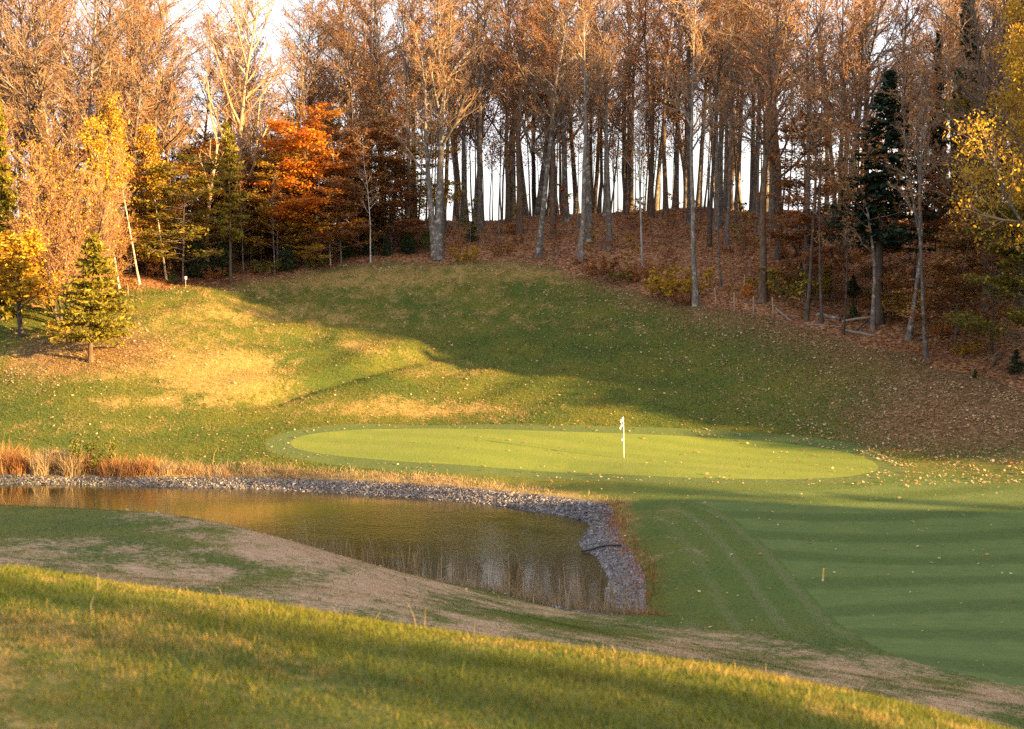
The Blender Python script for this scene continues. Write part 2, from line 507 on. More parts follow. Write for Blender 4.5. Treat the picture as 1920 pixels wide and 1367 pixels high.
M = dict(
    rough=turf('rough_turf'), rough_blade=turf('rough_blades', True), green=turf('green_turf', kind='green'), collar=turf('collar_turf', kind='collar'),
    fairway=turf('fairway_turf', kind='fairway'), floor=mat_floor(), shore=mat_shore(), stone=mat_stone(), water=mat_water(),
    bark=mat_bark('grey_bark', (.07, .058, .05), (.13, .112, .096), (.23, .205, .178), .35),
    bark_pale=mat_bark('mottled_bark', (.075, .066, .058), (.155, .14, .125), (.26, .245, .22), .75),
    bark_dark=mat_bark('dark_bark', (.045, .037, .031), (.085, .070, .059), (.14, .118, .10), .1),
    bark_brown=mat_bark('brown_bark', (.06, .042, .03), (.12, .082, .056), (.2, .15, .11), .1),
    bark_birch=mat_bark('white_bark', (.20, .18, .16), (.46, .44, .41), (.62, .60, .56), .3, 5.0),
    bark_dead=mat_bark('bleached_wood', (.22, .17, .12), (.36, .29, .21), (.48, .40, .31), 0),
    twig=mat_bark('twig_bark', (.16, .11, .072), (.27, .19, .125), (.37, .27, .185), 0),
    twig_red=mat_bark('red_twig_bark', (.19, .105, .065), (.29, .165, .10), (.38, .23, .15), 0),
    leaf_rust=mat_leaf('rust_leaves', [(0, (.17, .06, .022)), (.4, (.32, .12, .035)), (.75, (.42, .19, .06)), (1, (.50, .28, .10))]),
    leaf_orange=mat_leaf('orange_leaves', [(0, (.38, .085, .014)), (.35, (.55, .17, .018)), (.7, (.62, .28, .022)), (1, (.62, .40, .04))]),
    leaf_gold=mat_leaf('gold_leaves', [(0, (.26, .14, .018)), (.35, (.42, .24, .022)), (.7, (.56, .36, .03)), (1, (.60, .44, .06))]),
    leaf_olive=mat_leaf('olive_leaves', [(0, (.07, .085, .014)), (.4, (.15, .145, .020)), (.75, (.27, .21, .026)), (1, (.45, .32, .035))]),
    leaf_green=mat_leaf('green_leaves', [(0, (.05, .08, .014)), (.5, (.11, .145, .022)), (1, (.24, .23, .03))]),
    leaf_pale=mat_leaf('pale_fallen_leaves', [(0, (.24, .11, .045)), (.35, (.42, .25, .11)), (.7, (.58, .44, .24)), (1, (.66, .56, .36))]),
    leaf_copper=mat_leaf('copper_leaves', [(0, (.20, .085, .035)), (.4, (.33, .155, .06)), (.75, (.46, .25, .09)), (1, (.50, .34, .07))]),
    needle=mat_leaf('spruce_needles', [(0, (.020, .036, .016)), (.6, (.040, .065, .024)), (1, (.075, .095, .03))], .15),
    needle_gold=mat_leaf('sun_tinted_spruce_needles', [(0, (.12, .12, .016)), (.5, (.25, .21, .028)), (1, (.40, .30, .04))], .4),  # the low sun's gold is put into this needle colour
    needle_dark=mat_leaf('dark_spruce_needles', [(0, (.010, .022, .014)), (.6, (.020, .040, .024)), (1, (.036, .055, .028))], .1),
    dead_grass=mat_leaf('dead_grass', [(0, (.20, .14, .07)), (.5, (.36, .26, .14)), (1, (.50, .39, .24))], .35),
    dead_grass_red=mat_leaf('russet_grass', [(0, (.22, .09, .035)), (.5, (.38, .19, .07)), (1, (.52, .34, .14))], .35),
    white=mat_plain('white_paint', (.78, .76, .72), .45, .4, .12), yellow=mat_plain('yellow_paint', (.72, .52, .10), .5, .4, .15),
    cloth=mat_plain('flag_cloth', (.80, .74, .70), .8, .1, .1), cloth_red=mat_plain('flag_red', (.55, .07, .06), .8, .1, .1),
    wood=mat_plain('cut_wood', (.40, .29, .20), .8, .15, .8), log=mat_plain('weathered_log', (.28, .235, .19), .85, .15, .9),
    rubber=mat_plain('black_pipe', (.022, .022, .026), .45, .4, .3), dark=mat_plain('cup_dark', (.01, .01, .01), .9),
)


# ---------------------------------------------------------------- mesh helpers
def mesh_np(name, V, faces, mats, midx=None, smooth_=True, attrs=None):
    """faces: list of (k, n) int arrays; midx: list of material indices, one int or array per face array"""
    me = bpy.data.meshes.new(name)
    V = np.ascontiguousarray(V, np.float32)
    me.vertices.add(len(V)); me.vertices.foreach_set('co', V.ravel())
    loops = np.concatenate([f.ravel() for f in faces]).astype(np.int32)
    tot = np.concatenate([np.full(len(f), f.shape[1], np.int32) for f in faces])
    start = np.concatenate([[0], np.cumsum(tot)[:-1]]).astype(np.int32)
    me.loops.add(len(loops)); me.loops.foreach_set('vertex_index', loops)
    me.polygons.add(len(tot)); me.polygons.foreach_set('loop_start', start); me.polygons.foreach_set('loop_total', tot)
    if midx is not None:
        mi = np.concatenate([np.broadcast_to(np.asarray(a, np.int32), (len(f),)) for a, f in zip(midx, faces)]).astype(np.int32)
        me.polygons.foreach_set('material_index', mi)
    me.polygons.foreach_set('use_smooth', np.full(len(tot), bool(smooth_)))
    for a, v in (attrs or {}).items():
        at_ = me.attributes.new(a, 'FLOAT', 'POINT')
        at_.data.foreach_set('value', np.ascontiguousarray(v, np.float32))
    for mt in mats:
        me.materials.append(mt)
    me.update(calc_edges=True)
    return me


def link(name, me, parent=None, loc=(0, 0, 0), rot=(0, 0, 0), scale=(1, 1, 1)):
    o = bpy.data.objects.new(name, me)
    COL.objects.link(o)
    o.location, o.rotation_euler, o.scale = loc, rot, scale
    if parent is not None:
        o.parent = parent
    return o


def tag(o, label, cat, group=None, kind=None):
    o['label'] = label
    o['category'] = cat
    if group:
        o['group'] = group
    if kind:
        o['kind'] = kind
    return o


class Geo:
    def __init__(self):
        self.V, self.F, self.Mi, self.n = [], [], [], 0

    def add(self, V, F, mi=0):
        self.V.append(V.reshape(-1, 3)); self.F.append(F + self.n); self.Mi.append(mi); self.n += len(V.reshape(-1, 3))

    def mesh(self, name, mats, smooth_=True):
        return mesh_np(name, np.concatenate(self.V), self.F, mats, self.Mi, smooth_)


def unit(v):
    return v / np.maximum(np.linalg.norm(v, axis=-1, keepdims=True), 1e-9)


def tubes(geo, pts, rad, sides, mi=0, cap=False):
    """pts (M,K,3), rad (M,K)"""
    Mn, K, _ = pts.shape
    tan = np.gradient(pts, axis=1)
    tan = unit(tan)
    mean = unit(pts[:, -1] - pts[:, 0])
    ref = np.where(np.abs(mean[:, 2:3]) > .8, np.array([[1., 0, 0]]), np.array([[0, 0, 1.]]))
    a = unit(np.cross(tan, ref[:, None, :]))
    b = np.cross(tan, a)
    ang = np.arange(sides) * 2 * math.pi / sides
    ring = a[:, :, None, :] * np.cos(ang)[None, None, :, None] + b[:, :, None, :] * np.sin(ang)[None, None, :, None]
    V = pts[:, :, None, :] + ring * rad[:, :, None, None]
    idx = np.arange(Mn * K * sides).reshape(Mn, K, sides)
    i0, i1 = idx[:, :-1], idx[:, 1:]
    F = np.stack([i0, np.roll(i0, -1, 2), np.roll(i1, -1, 2), i1], -1).reshape(-1, 4)
    geo.add(V, F, mi)
    if cap:
        geo.F.append(idx[:, -1, :].reshape(Mn, sides) + geo.n - Mn * K * sides); geo.Mi.append(mi)
        geo.F.append(idx[:, 0, ::-1].reshape(Mn, sides) + geo.n - Mn * K * sides); geo.Mi.append(mi)


def grow(start, d, L, K, wander, up, r):
    pts = [start]
    d = unit(d)
    for k in range(K - 1):
        d = unit(d + r.normal(0, wander, d.shape) + np.array([0, 0, up]))
        pts.append(pts[-1] + d * (L / (K - 1))[:, None])
    return np.stack(pts, 1)


def children(par, plen, prad, n, t0, t1, ang, asd, ratio, K, wander, up, r, flat=False, shrink=.55, rr=.55):
    N, Kp, _ = par.shape
    t = np.clip((np.arange(n)[None, :] + r.random((N, n))) / n, 0, .999) * (t1 - t0) + t0
    f = t * (Kp - 1)
    i = np.minimum(f.astype(int), Kp - 2)
    fr = (f - i)[..., None]
    ii = np.arange(N)[:, None]
    p0, p1 = par[ii, i], par[ii, i + 1]
    start = (p0 + (p1 - p0) * fr).reshape(-1, 3)
    tan = unit(p1 - p0).reshape(-1, 3)
    if flat:
        perp = unit(np.cross(tan, np.array([0, 0, 1.])) + 1e-6) * np.where(np.arange(len(tan)) % 2 == 0, 1, -1)[:, None]
        perp = unit(perp + r.normal(0, .18, perp.shape))
    else:
        perp = unit(np.cross(tan, unit(r.normal(0, 1, tan.shape))))
    a = np.clip(r.normal(ang, asd, len(tan)), .15, 1.7)[:, None]
    d = tan * np.cos(a) + perp * np.sin(a)
    tt = t.ravel()
    L = np.repeat(plen, n) * ratio * (1 - shrink * tt) * r.uniform(.65, 1.25, len(tt))
    rad = np.repeat(prad, n) * (1 - .7 * tt) * rr
    return grow(start, d, L, K, wander, up, r), L, rad


def taper(rad, K, end=.35):
    return rad[:, None] * np.linspace(1, end, K)[None, :]


def leaf_quads(geo, c, size, nrm, r, mi=0, aspect=.6, along=None):
    M_ = len(c)
    if along is None:
        t = unit(np.cross(nrm, unit(r.normal(0, 1, (M_, 3)))))
    else:
        t = unit(along)
        nrm = unit(np.cross(t, unit(r.normal(0, 1, (M_, 3)))))
    b = np.cross(nrm, t)
    s = np.asarray(size)[:, None]
    V = np.stack([c - t * s, c + b * s * aspect, c + t * s, c - b * s * aspect], 1)
    F = np.arange(M_ * 4).reshape(M_, 4)
    geo.add(V, F, mi)


def trunk_line(Ht, K, lean, wander, r):
    d = unit(np.array([[lean[0], lean[1], 1.0]]))
    pts = grow(np.zeros((1, 3)), d, np.array([Ht]), K, wander, .08, r)
    return pts


def trunk_rad(R0, K, end=.12, flare=.45):
    t = np.linspace(0, 1, K)
    return (R0 * ((1 - t) * (1 - end) + end) * (1 + flare * np.exp(-t * K * 1.6)))[None, :]


PROTO = {}


def broadleaf(key, seed, Ht, R0, clear=.42, nlimb=20, limb=.30, ang=.65, nlev=(7, 6, 4), leaves=900, leaf=.15, twig_r=.012, up=.10,
              wander=.10, stems=1, lean=(0, 0), spread=.22, leaf_flat=.0, clump=.25, twig='twig', bark='bark', leafm='leaf_rust', tend=.12, dead=False,
              top=1.0, layered=False, sub=.5, fork=0.0):
    r = np.random.default_rng(seed)
    g1, g2 = Geo(), Geo()
    lv_pts = []
    for s in range(stems):
        ln = (lean[0] + r.normal(0, .02), lean[1] + r.normal(0, .02))
        if stems > 1:
            a = 2 * math.pi * s / stems + r.uniform(-.4, .4)
            ln = (ln[0] + spread * math.cos(a), ln[1] + spread * math.sin(a))
        hs = Ht * (1 if s == 0 else r.uniform(.78, 1.0))
        tl = trunk_line(hs, 13, ln, .035 if not dead else .09, r)
        if stems > 1:
            tl = tl + np.array([ln[0] * 1.2, ln[1] * 1.2, 0])
        rs = R0 * (1 if s == 0 else r.uniform(.6, .95))
        if fork:
            if s == 0:
                tl0 = tl
            a = 2.4 * s + .4
            tt_ = np.linspace(0, 1, 13)
            out_ = np.clip(tt_ - fork, 0, 1) ** .8
            tl = tl0 + (out_ * Ht * spread)[:, None] * np.array([[math.cos(a), math.sin(a), 0]]) * (1 if s else -.8)
            tl[:, 2] = tl0[:, 2] * (1 if s == 0 else .93)
        tubes(g1, tl, trunk_rad(rs, 13, tend), 9, 0)
        la, ll, lr = children(tl, np.array([hs]), np.array([rs * 1.0]), nlimb, clear, top, ang, .18, limb, 6, wander * .8, up, r, shrink=sub, flat=False)
        if layered:
            la[:, :, 2] = la[:, :1, 2] + (la[:, :, 2] - la[:, :1, 2]) * .45
        tubes(g1, la, taper(np.maximum(lr, twig_r * 2.2), 6, .3), 5, 0)
        cur, cl, cr = la, ll, lr
        for i, n in enumerate(nlev):
            Kc = 4 if i == 0 else 3
            cur, cl, cr = children(cur, cl, cr, n, .15, 1.0, .62 if not layered else .8, .2, (.48, .5, .55, .6)[i], Kc, wander * 1.3, up * .8, r, flat=layered and i < 2)
            tubes(g2, cur, taper(np.maximum(cr, twig_r * (1.5 - .35 * i)), Kc, .45), 3 if i else 4, 0)
        lv_pts.append((cur[:, -1], unit(cur[:, -1] - cur[:, 0])))
    if leaves:
        E = np.concatenate([p for p, _ in lv_pts])
        k = r.integers(0, len(E), leaves)
        c = E[k] + r.normal(0, clump, (leaves, 3)) * np.array([1, 1, .7 if not layered else .35])
        nr = unit(r.normal(0, 1, (leaves, 3)) + np.array([0, 0, leaf_flat * 3]))
        leaf_quads(g2, c, leaf * r.uniform(.6, 1.25, leaves), nr, r, 1)
    PROTO[key] = dict(h=Ht, trunk=g1.mesh(key + '_trunk', [M[bark]]), crown=g2.mesh(key + '_crown', [M[twig], M[leafm]], False), leafm=leafm)


def conifer(key, seed, Ht, R0, rad, base=.08, whorls=24, per=7, droop=-.10, sub=9, q=4, qs=.16, needle='needle', bark='bark_brown', shape=.85, irregular=.2, upt=.05):
    r = np.random.default_rng(seed)
    g1, g2 = Geo(), Geo()
    tl = trunk_line(Ht, 13, (r.normal(0, .01), r.normal(0, .01)), .012, r)
    tubes(g1, tl, trunk_rad(R0, 13, .05), 8, 0)
    hs = np.linspace(base, .985, whorls)
    t = np.repeat(hs, per) + r.normal(0, .35 / whorls, whorls * per)
    t = np.clip(t, base * .9, .992)
    N = len(t)
    a = r.uniform(0, 2 * math.pi, N)
    f = t * 12
    i = np.minimum(f.astype(int), 11)
    st = tl[0, i] + (tl[0, i + 1] - tl[0, i]) * (f - i)[:, None]
    L = rad * ((1 - t) / (1 - base)) ** shape * r.uniform(1 - irregular, 1 + irregular * .6, N) * (.75 + .25 * smooth(base, base + .12, t)) + .10
    d = np.stack([np.cos(a), np.sin(a), droop + .75 * smooth(.55, 1, t) + r.normal(0, .08, N)], -1)
    br = grow(st, d, L, 5, .06, upt, r)
    tubes(g2, br, taper(np.maximum(R0 * .22 * (1 - t) + .006, .006), 5, .3), 3, 0)
    bl, ll, lr = children(br, L, np.full(N, .01), sub, .12, 1.0, .85, .15, .42, 3, .06, -.02, r, flat=True, shrink=.6)
    ends = []
    for src, nq in ((bl, q), (br, q * 2)):
        tt = np.linspace(.15, 1.0, nq)
        for u in tt:
            ff = u * (src.shape[1] - 1)
            k = min(int(ff), src.shape[1] - 2)
            c = src[:, k] + (src[:, k + 1] - src[:, k]) * (ff - k)
            al = unit(src[:, k + 1] - src[:, k] + r.normal(0, .25, c.shape))
            leaf_quads(g2, c + r.normal(0, .03, c.shape), qs * r.uniform(.7, 1.3, len(c)), None, r, 1, .38, along=al)
    PROTO[key] = dict(h=Ht, trunk=g1.mesh(key + '_trunk', [M[bark]]), crown=g2.mesh(key + '_crown', [M[bark], M[needle]], False), leafm=needle)


def plant(name, key, x, y, label, cat, group=None, h=None, rz=None, leafm=None, bark=None, sxy=None, tilt=(0, 0), z=None):
    p = PROTO[key]
    s = (h or p['h']) / p['h']
    root = bpy.data.objects.new(name, None)
    COL.objects.link(root)
    root.location = (x, y, (float(H(np.array([x]), np.array([y]))[0]) if z is None else z) - .08)
    root.rotation_euler = (tilt[0], tilt[1], random.uniform(0, 6.28) if rz is None else rz)
    root.scale = (s * (sxy or 1), s * (sxy or 1), s)
    root.empty_display_size = .3
    tag(root, label, cat, group)
    for part in ('trunk', 'crown'):
        o = link('stem' if part == 'trunk' and cat == 'shrub' else part, p[part], root)
        if part == 'crown' and leafm and leafm != p['leafm']:
            o.material_slots[1].link = 'OBJECT'
            o.material_slots[1].material = M[leafm]
        if part == 'trunk' and bark:
            o.material_slots[0].link = 'OBJECT'
            o.material_slots[0].material = M[bark]
    return root


def plant_px(name, key, px, py, top, label, cat='tree', group=None, dy=0.0, **kw):
    """base at the ground seen at (px, py); height so that the tip stands at picture row `top`"""
    x, y = hit(px, py, y0=55)[0]
    if dy:
        x, y = x * (y + dy) / y, y + dy
    z = float(H(np.array([x]), np.array([y]))[0])
    rz = float(ray(px, top)[1])
    h = CAM_H + rz * y - z
    return plant(name, key, x, y, label, cat, group, h=h, z=z, **kw)


# ---------------------------------------------------------------- zones of the ground
def pip(x, y, poly):
    x = np.asarray(x); y = np.asarray(y)
    ins = np.zeros(x.shape, bool)
    n = len(poly)
    for i in range(n):
        x0, y0 = poly[i]; x1, y1 = poly[(i + 1) % n]
        if y0 == y1:
            continue
        c = ((y0 > y) != (y1 > y)) & (x < (x1 - x0) * (y - y0) / (y1 - y0) + x0)
        ins ^= c
    return ins


def dense(poly, step=.5, closed=True):
    out = []
    n = len(poly)
    for i in range(n if closed else n - 1):
        a, b = poly[i], poly[(i + 1) % n]
        k = max(1, int(math.hypot(b[0] - a[0], b[1] - a[1]) / step))
        for j in range(k):
            out.append((a[0] + (b[0] - a[0]) * j / k, a[1] + (b[1] - a[1]) * j / k))
    if not closed:
        out.append(poly[-1])
    return out


def chaikin(pl, n=2, closed=True):
    pl = np.array(pl, float)
    for _ in range(n):
        nx = np.roll(pl, -1, 0)
        q, s = pl * .75 + nx * .25, pl * .25 + nx * .75
        new = np.stack([q, s], 1).reshape(-1, 2)
        if not closed:
            new = np.concatenate([pl[:1], new[:-2], pl[-1:]])
        pl = new
    return [tuple(p) for p in pl]


gx = [543, 552, 575, 620, 700, 800, 900, 1000, 1100, 1200, 1300, 1400, 1500, 1580, 1630, 1650, 1640, 1590, 1500, 1400, 1300, 1200, 1100, 1000, 900, 800, 700, 620, 570, 549]
gy = [830, 822, 815, 809, 804, 803, 804, 808, 811, 814, 818, 824, 834, 846, 860, 874, 885, 894, 898.5, 898.5, 896.5, 892, 886.5, 881, 875, 868.5, 861, 853, 846, 838]
green_poly = chaikin(hit(gx, gy, y0=60), 2)
gc = np.mean(np.array(green_poly), 0)


def offset_poly(poly, d):
    p = np.array(poly)
    t = np.roll(p, -1, 0) - np.roll(p, 1, 0)
    n = np.stack([t[:, 1], -t[:, 0]], 1)
    n /= np.linalg.norm(n, axis=1, keepdims=True)
    if ((p + n - p.mean(0)) ** 2).sum() < ((p - p.mean(0)) ** 2).sum():
        n = -n
    return [tuple(v) for v in p + n * d]


collar_poly = offset_poly(green_poly, 1.35)
fair_px = [(1262, 932), (1340, 952), (1400, 990), (1462, 1050), (1530, 1120), (1600, 1190), (1700, 1243), (1920, 1288), (2250, 1340), (2600, 1200), (2500, 960),
           (2050, 935), (1920, 918), (1800, 903), (1715, 897), (1620, 916), (1480, 921), (1380, 922)]
fair_raw = hit([p[0] for p in fair_px], [p[1] for p in fair_px], y0=22)
fair_poly = chaikin(fair_raw, 2)
fair_edge = chaikin(fair_raw[:9], 2, False)
edge_px = [(-500, 575), (-200, 590), (0, 560), (240, 534), (340, 538), (430, 530), (600, 502), (800, 492), (1000, 488), (1130, 527), (1290, 573),
           (1400, 588), (1560, 628), (1740, 678), (1920, 735), (2150, 790)]
edge_w = chaikin(hit([p[0] for p in edge_px], [p[1] for p in edge_px], y0=70), 2, False)
edge_w = [(x + .35 * math.sin(i * 1.7), y + .5 * math.sin(i * 2.3)) for i, (x, y) in enumerate(edge_w)]
floor_poly = edge_w + [(75, edge_w[-1][1] - 6), (150, 60), (150, 230), (-100, 230), (-100, 100)]
shore_line = [(float(ray(*p)[0]) * CAM_H / -float(ray(*p)[1]), CAM_H / -float(ray(*p)[1])) for p in shore_px]
bank_line = [at(*c)[:2] for c in bank_top]
shore_poly = chaikin(bank_line, 1, False) + [(x, y - 1.6) if i < 10 else (x - 1.5, y) for i, (x, y) in list(enumerate(shore_line))[::-1]]


def litter_at(x, y):
    x = np.asarray(x, float); y = np.asarray(y, float)
    d, arc, side = seg_dist(x, y, edge_w)
    px, py = to_px(x, y, 6.0 + 0 * x)
    right = smooth(4, 20, x)
    v = np.exp(-d / (3.2 + 7.0 * right)) * (.75 + .1 * right)
    v = np.where(side > 0, 1.0, v)
    v = v + .85 * np.exp(-(((x + 27) / 6.5) ** 2 + ((y - 95) / 5.5) ** 2) ** 1.5)
    v = v + .5 * np.exp(-(((x - 24) / 7) ** 2 + ((y - 80) / 5) ** 2))
    return v


def blob(px, py, cx, cy, rx, ry, k=0.0):
    dx = (px - cx); dy = (py - cy) - k * (px - cx)
    return np.exp(-((dx / rx) ** 2 + (dy / ry) ** 2))


def dry_and_sunlit_at(x, y, z):
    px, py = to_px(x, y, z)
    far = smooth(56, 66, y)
    hill = (.06 + .10 * smooth(4, -10, x) + .42 * blob(px, py, 420, 700, 150, 45) + .55 * blob(px, py, 420, 700, 110, 50) + .62 * blob(px, py, 800, 768, 260, 22, .02) + .58 * blob(px, py, 640, 520, 330, 30, -.03)  # leftward straw gradient paints the sunlit slope's gold into the turf
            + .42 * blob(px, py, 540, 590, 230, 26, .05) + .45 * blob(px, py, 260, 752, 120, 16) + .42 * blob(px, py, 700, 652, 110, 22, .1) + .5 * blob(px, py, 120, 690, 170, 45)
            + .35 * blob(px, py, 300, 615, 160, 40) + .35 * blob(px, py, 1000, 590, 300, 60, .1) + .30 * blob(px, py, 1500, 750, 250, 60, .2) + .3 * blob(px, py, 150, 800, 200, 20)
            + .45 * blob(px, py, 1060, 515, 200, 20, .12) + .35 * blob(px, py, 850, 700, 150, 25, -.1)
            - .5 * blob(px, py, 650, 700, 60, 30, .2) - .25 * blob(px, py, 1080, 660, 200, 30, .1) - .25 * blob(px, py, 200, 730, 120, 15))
    d, arc, side = seg_dist(x, y, bank_line)
    fringe = np.exp(-(d / 1.1) ** 2) * np.where(side > 0, 1, 1)
    right_bank = .34 * blob(px, py, 1285, 1010, 70, 60, .6) + .3 * blob(px, py, 1240, 960, 80, 14)
    near = (.55 + .22 * blob(px, py, 640, 1060, 330, 70, .35) - .75 * blob(px, py, 60, 980, 230, 32, .03) - .5 * blob(px, py, 430, 1052, 90, 16, .2)
            - .55 * blob(px, py, 1010, 1165, 170, 12, .13) - .9 * smooth(-10, 45, (1152 + (px - 1100) * .155) - py) * smooth(1000, 1120, px)
            + .1 * np.sin(px * .013 + py * .05) - .3 * blob(px, py, 1300, 1275, 350, 14, .14))
    fg = .34 + .25 * wob(x * 3, y * 3)
    k = 1 - smooth(18, 21, y)
    lower = near * (1 - smooth(44, 50, y)) * (1 - k) + fg * k
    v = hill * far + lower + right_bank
    v = np.where(y > 60, np.maximum(v, fringe * .85), np.maximum(v, fringe * .5 * smooth(46, 52, y)))
    return v


def brown_at(x, y):
    return (1 - smooth(50, 60, y)) * smooth(16, 20, y) + 0 * x


gcx, gcy = 11.0, 87.0


def mow_at(x, y, fair):
    if fair:
        return np.hypot(x - gcx, (y - gcy)) * 2 * math.pi / 4.3
    d, arc, side = seg_dist(x, y, fair_edge)
    return d * 2 * math.pi / 1.25


def mowamt_at(x, y):
    d, arc, side = seg_dist(x, y, fair_edge)
    db, _, _ = seg_dist(x, y, bank_line)
    return np.exp(-(d / 9.0) ** 4) * smooth(.8, 3.0, db) * smooth(34, 40, y) * (1 - smooth(60, 66, y))


def edge_at(x, y):
    d, arc, side = seg_dist(x, y, fair_poly + fair_poly[:1])
    return np.exp(-(d / (1.6 + 2.2 * smooth(36, 46, y))) ** 1.6) * (1 - .7 * (1 - smooth(34, 40, y)))


# points of the ground: a fine grid where the picture looks, coarse rings out to the horizon
def axis(parts):
    out = []
    for a, b, s in parts:
        out += list(np.arange(a, b, s))
    return np.array(out)


gxs = np.concatenate([-np.geomspace(1600, 84, 14), axis([(-80, -46, 2.0), (-46, -30, .8), (-30, 34, .5), (34, 60, 1.0), (60, 82, 2.0)]), np.geomspace(84, 1600, 14)])
gys = np.concatenate([-np.geomspace(1500, 16, 12), axis([(-12, 3, 1.5), (3, 18, .35), (18, 128, .5), (128, 150, 1.2), (150, 190, 2.5)]), np.geomspace(194, 1800, 14)])
GX, GY = np.meshgrid(gxs, gys)
pts = np.stack([GX.ravel(), GY.ravel()], 1)
wide = np.abs(pts[:, 0]) > (0.40 * np.maximum(pts[:, 1], 8) + 6)
inner = (np.abs(pts[:, 0]) < 60) & (pts[:, 1] > -12) & (pts[:, 1] < 150)
keep = ~(wide & inner & (rng.random(len(pts)) > .3))
fine = keep & ((np.abs(pts[:, 0]) < 46) & (pts[:, 1] > 3) & (pts[:, 1] < 150))
pts = pts + np.where(fine[:, None], rng.uniform(-.08, .08, pts.shape), 0)
pts = pts[keep]
loops_ = [dense(green_poly, .35), dense(collar_poly, .35), dense(fair_poly, .5), dense(shore_poly, .5)]
lines_ = [dense(floor_poly, .6)]
ev, ee = [], []
for lp in loops_ + lines_:
    b0 = len(ev)
    ev += lp
    ee += [(b0 + i, b0 + (i + 1) % len(lp)) for i in range(len(lp))]
allp = [Vector((float(a), float(b))) for a, b in ev] + [Vector((float(a), float(b))) for a, b in pts]
cv, _, cf, *_r = delaunay_2d_cdt(allp, ee, [], 0, 1e-4, False)
CV = np.array([(v.x, v.y) for v in cv])
CF = np.array([f for f in cf if len(f) == 3])
CZ = H(CV[:, 0], CV[:, 1])
cen = CV[CF].mean(1)
in_green = pip(cen[:, 0], cen[:, 1], green_poly)
in_collar = pip(cen[:, 0], cen[:, 1], collar_poly) & ~in_green
in_fair = pip(cen[:, 0], cen[:, 1], fair_poly) & ~in_green & ~in_collar
in_shore = pip(cen[:, 0], cen[:, 1], shore_poly) & ~in_fair
in_floor = pip(cen[:, 0], cen[:, 1], floor_poly) & ~in_fair & ~in_shore
rest = ~(in_green | in_collar | in_fair | in_shore | in_floor)
area2 = (CV[CF[:, 1], 0] - CV[CF[:, 0], 0]) * (CV[CF[:, 2], 1] - CV[CF[:, 0], 1]) - (CV[CF[:, 2], 0] - CV[CF[:, 0], 0]) * (CV[CF[:, 1], 1] - CV[CF[:, 0], 1])
CF[area2 < 0] = CF[area2 < 0][:, ::-1]


def zone(name, mask, mat, label, fair=False):
    f = CF[mask]
    used, inv = np.unique(f, return_inverse=True)
    x, y, z = CV[used, 0], CV[used, 1], CZ[used]
    at_ = dict(dry=dry_and_sunlit_at(x, y, z), litter=litter_at(x, y), brown=brown_at(x, y), mow=mow_at(x, y, fair), mowamt=mowamt_at(x, y), edge=edge_at(x, y)) if name in ('ground', 'fairway', 'green_collar') else None
    if name == 'fairway':
        at_['dry'] = at_['dry'] * 0 - .6
        at_['litter'] = at_['litter'] * .5 - .1
    if name == 'green_collar':
        at_['dry'] = at_['dry'] * 0 - .7
        at_['litter'] = at_['litter'] * 0 - .4
    me = mesh_np(name, np.stack([x, y, z], 1), [inv.reshape(-1, 3)], [mat], None, True, at_)
    o = link(name, me)
    return tag(o, label, 'ground', None, 'structure')


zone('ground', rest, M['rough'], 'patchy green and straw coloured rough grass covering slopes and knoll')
zone('putting_green', in_green, M['green'], 'smooth sunlit yellow green oval of short turf round the flagstick')
zone('green_collar', in_collar, M['collar'], 'darker ring of longer turf edging the putting green')
zone('fairway', in_fair, M['fairway'], 'mown fairway with curved light and dark stripes right of pond', True)
zone('shore', in_shore, M['shore'], 'grey gravel bank sloping down to the pond edge')
zone('forest_floor', in_floor, M['floor'], 'reddish brown leaf litter covering the wooded hillside')

# water of the pond: one level sheet under the shoreline
wx, wy = np.meshgrid(np.linspace(-58, 7, 40), np.linspace(43, 79, 30))
wi = np.arange(1200).reshape(30, 40)
wf = np.stack([wi[:-1, :-1], wi[:-1, 1:], wi[1:, 1:], wi[1:, :-1]], -1).reshape(-1, 4)
tag(link('water', mesh_np('water', np.stack([wx.ravel(), wy.ravel(), 0 * wx.ravel()], 1), [wf], [M['water']])),
    'dark brown still pond water reflecting the golden hillside', 'pond', None, 'structure')


# ---------------------------------------------------------------- stones, grasses, leaves
def scatter_in(n, x0, x1, y0, y1, accept, r):
    xs, ys = [], []
    tot = 0
    for _ in range(60):
        x = r.uniform(x0, x1, n); y = r.uniform(y0, y1, n)
        k = r.random(n) < accept(x, y)
        xs.append(x[k]); ys.append(y[k]); tot += k.sum()
        if tot >= n:
            break
    x, y = np.concatenate(xs)[:n], np.concatenate(ys)[:n]
    return x, y, H(x, y)


r = np.random.default_rng(5)


def acc_stone(x, y):
    z = H_raw(x, y)
    d, _, _ = seg_dist(x, y, bank_line)
    return pip(x, y, shore_poly) * (z > -.05) * (z < .62) * np.where(x > 1.2, .75, 1.0) * smooth(0.15, .6, d)


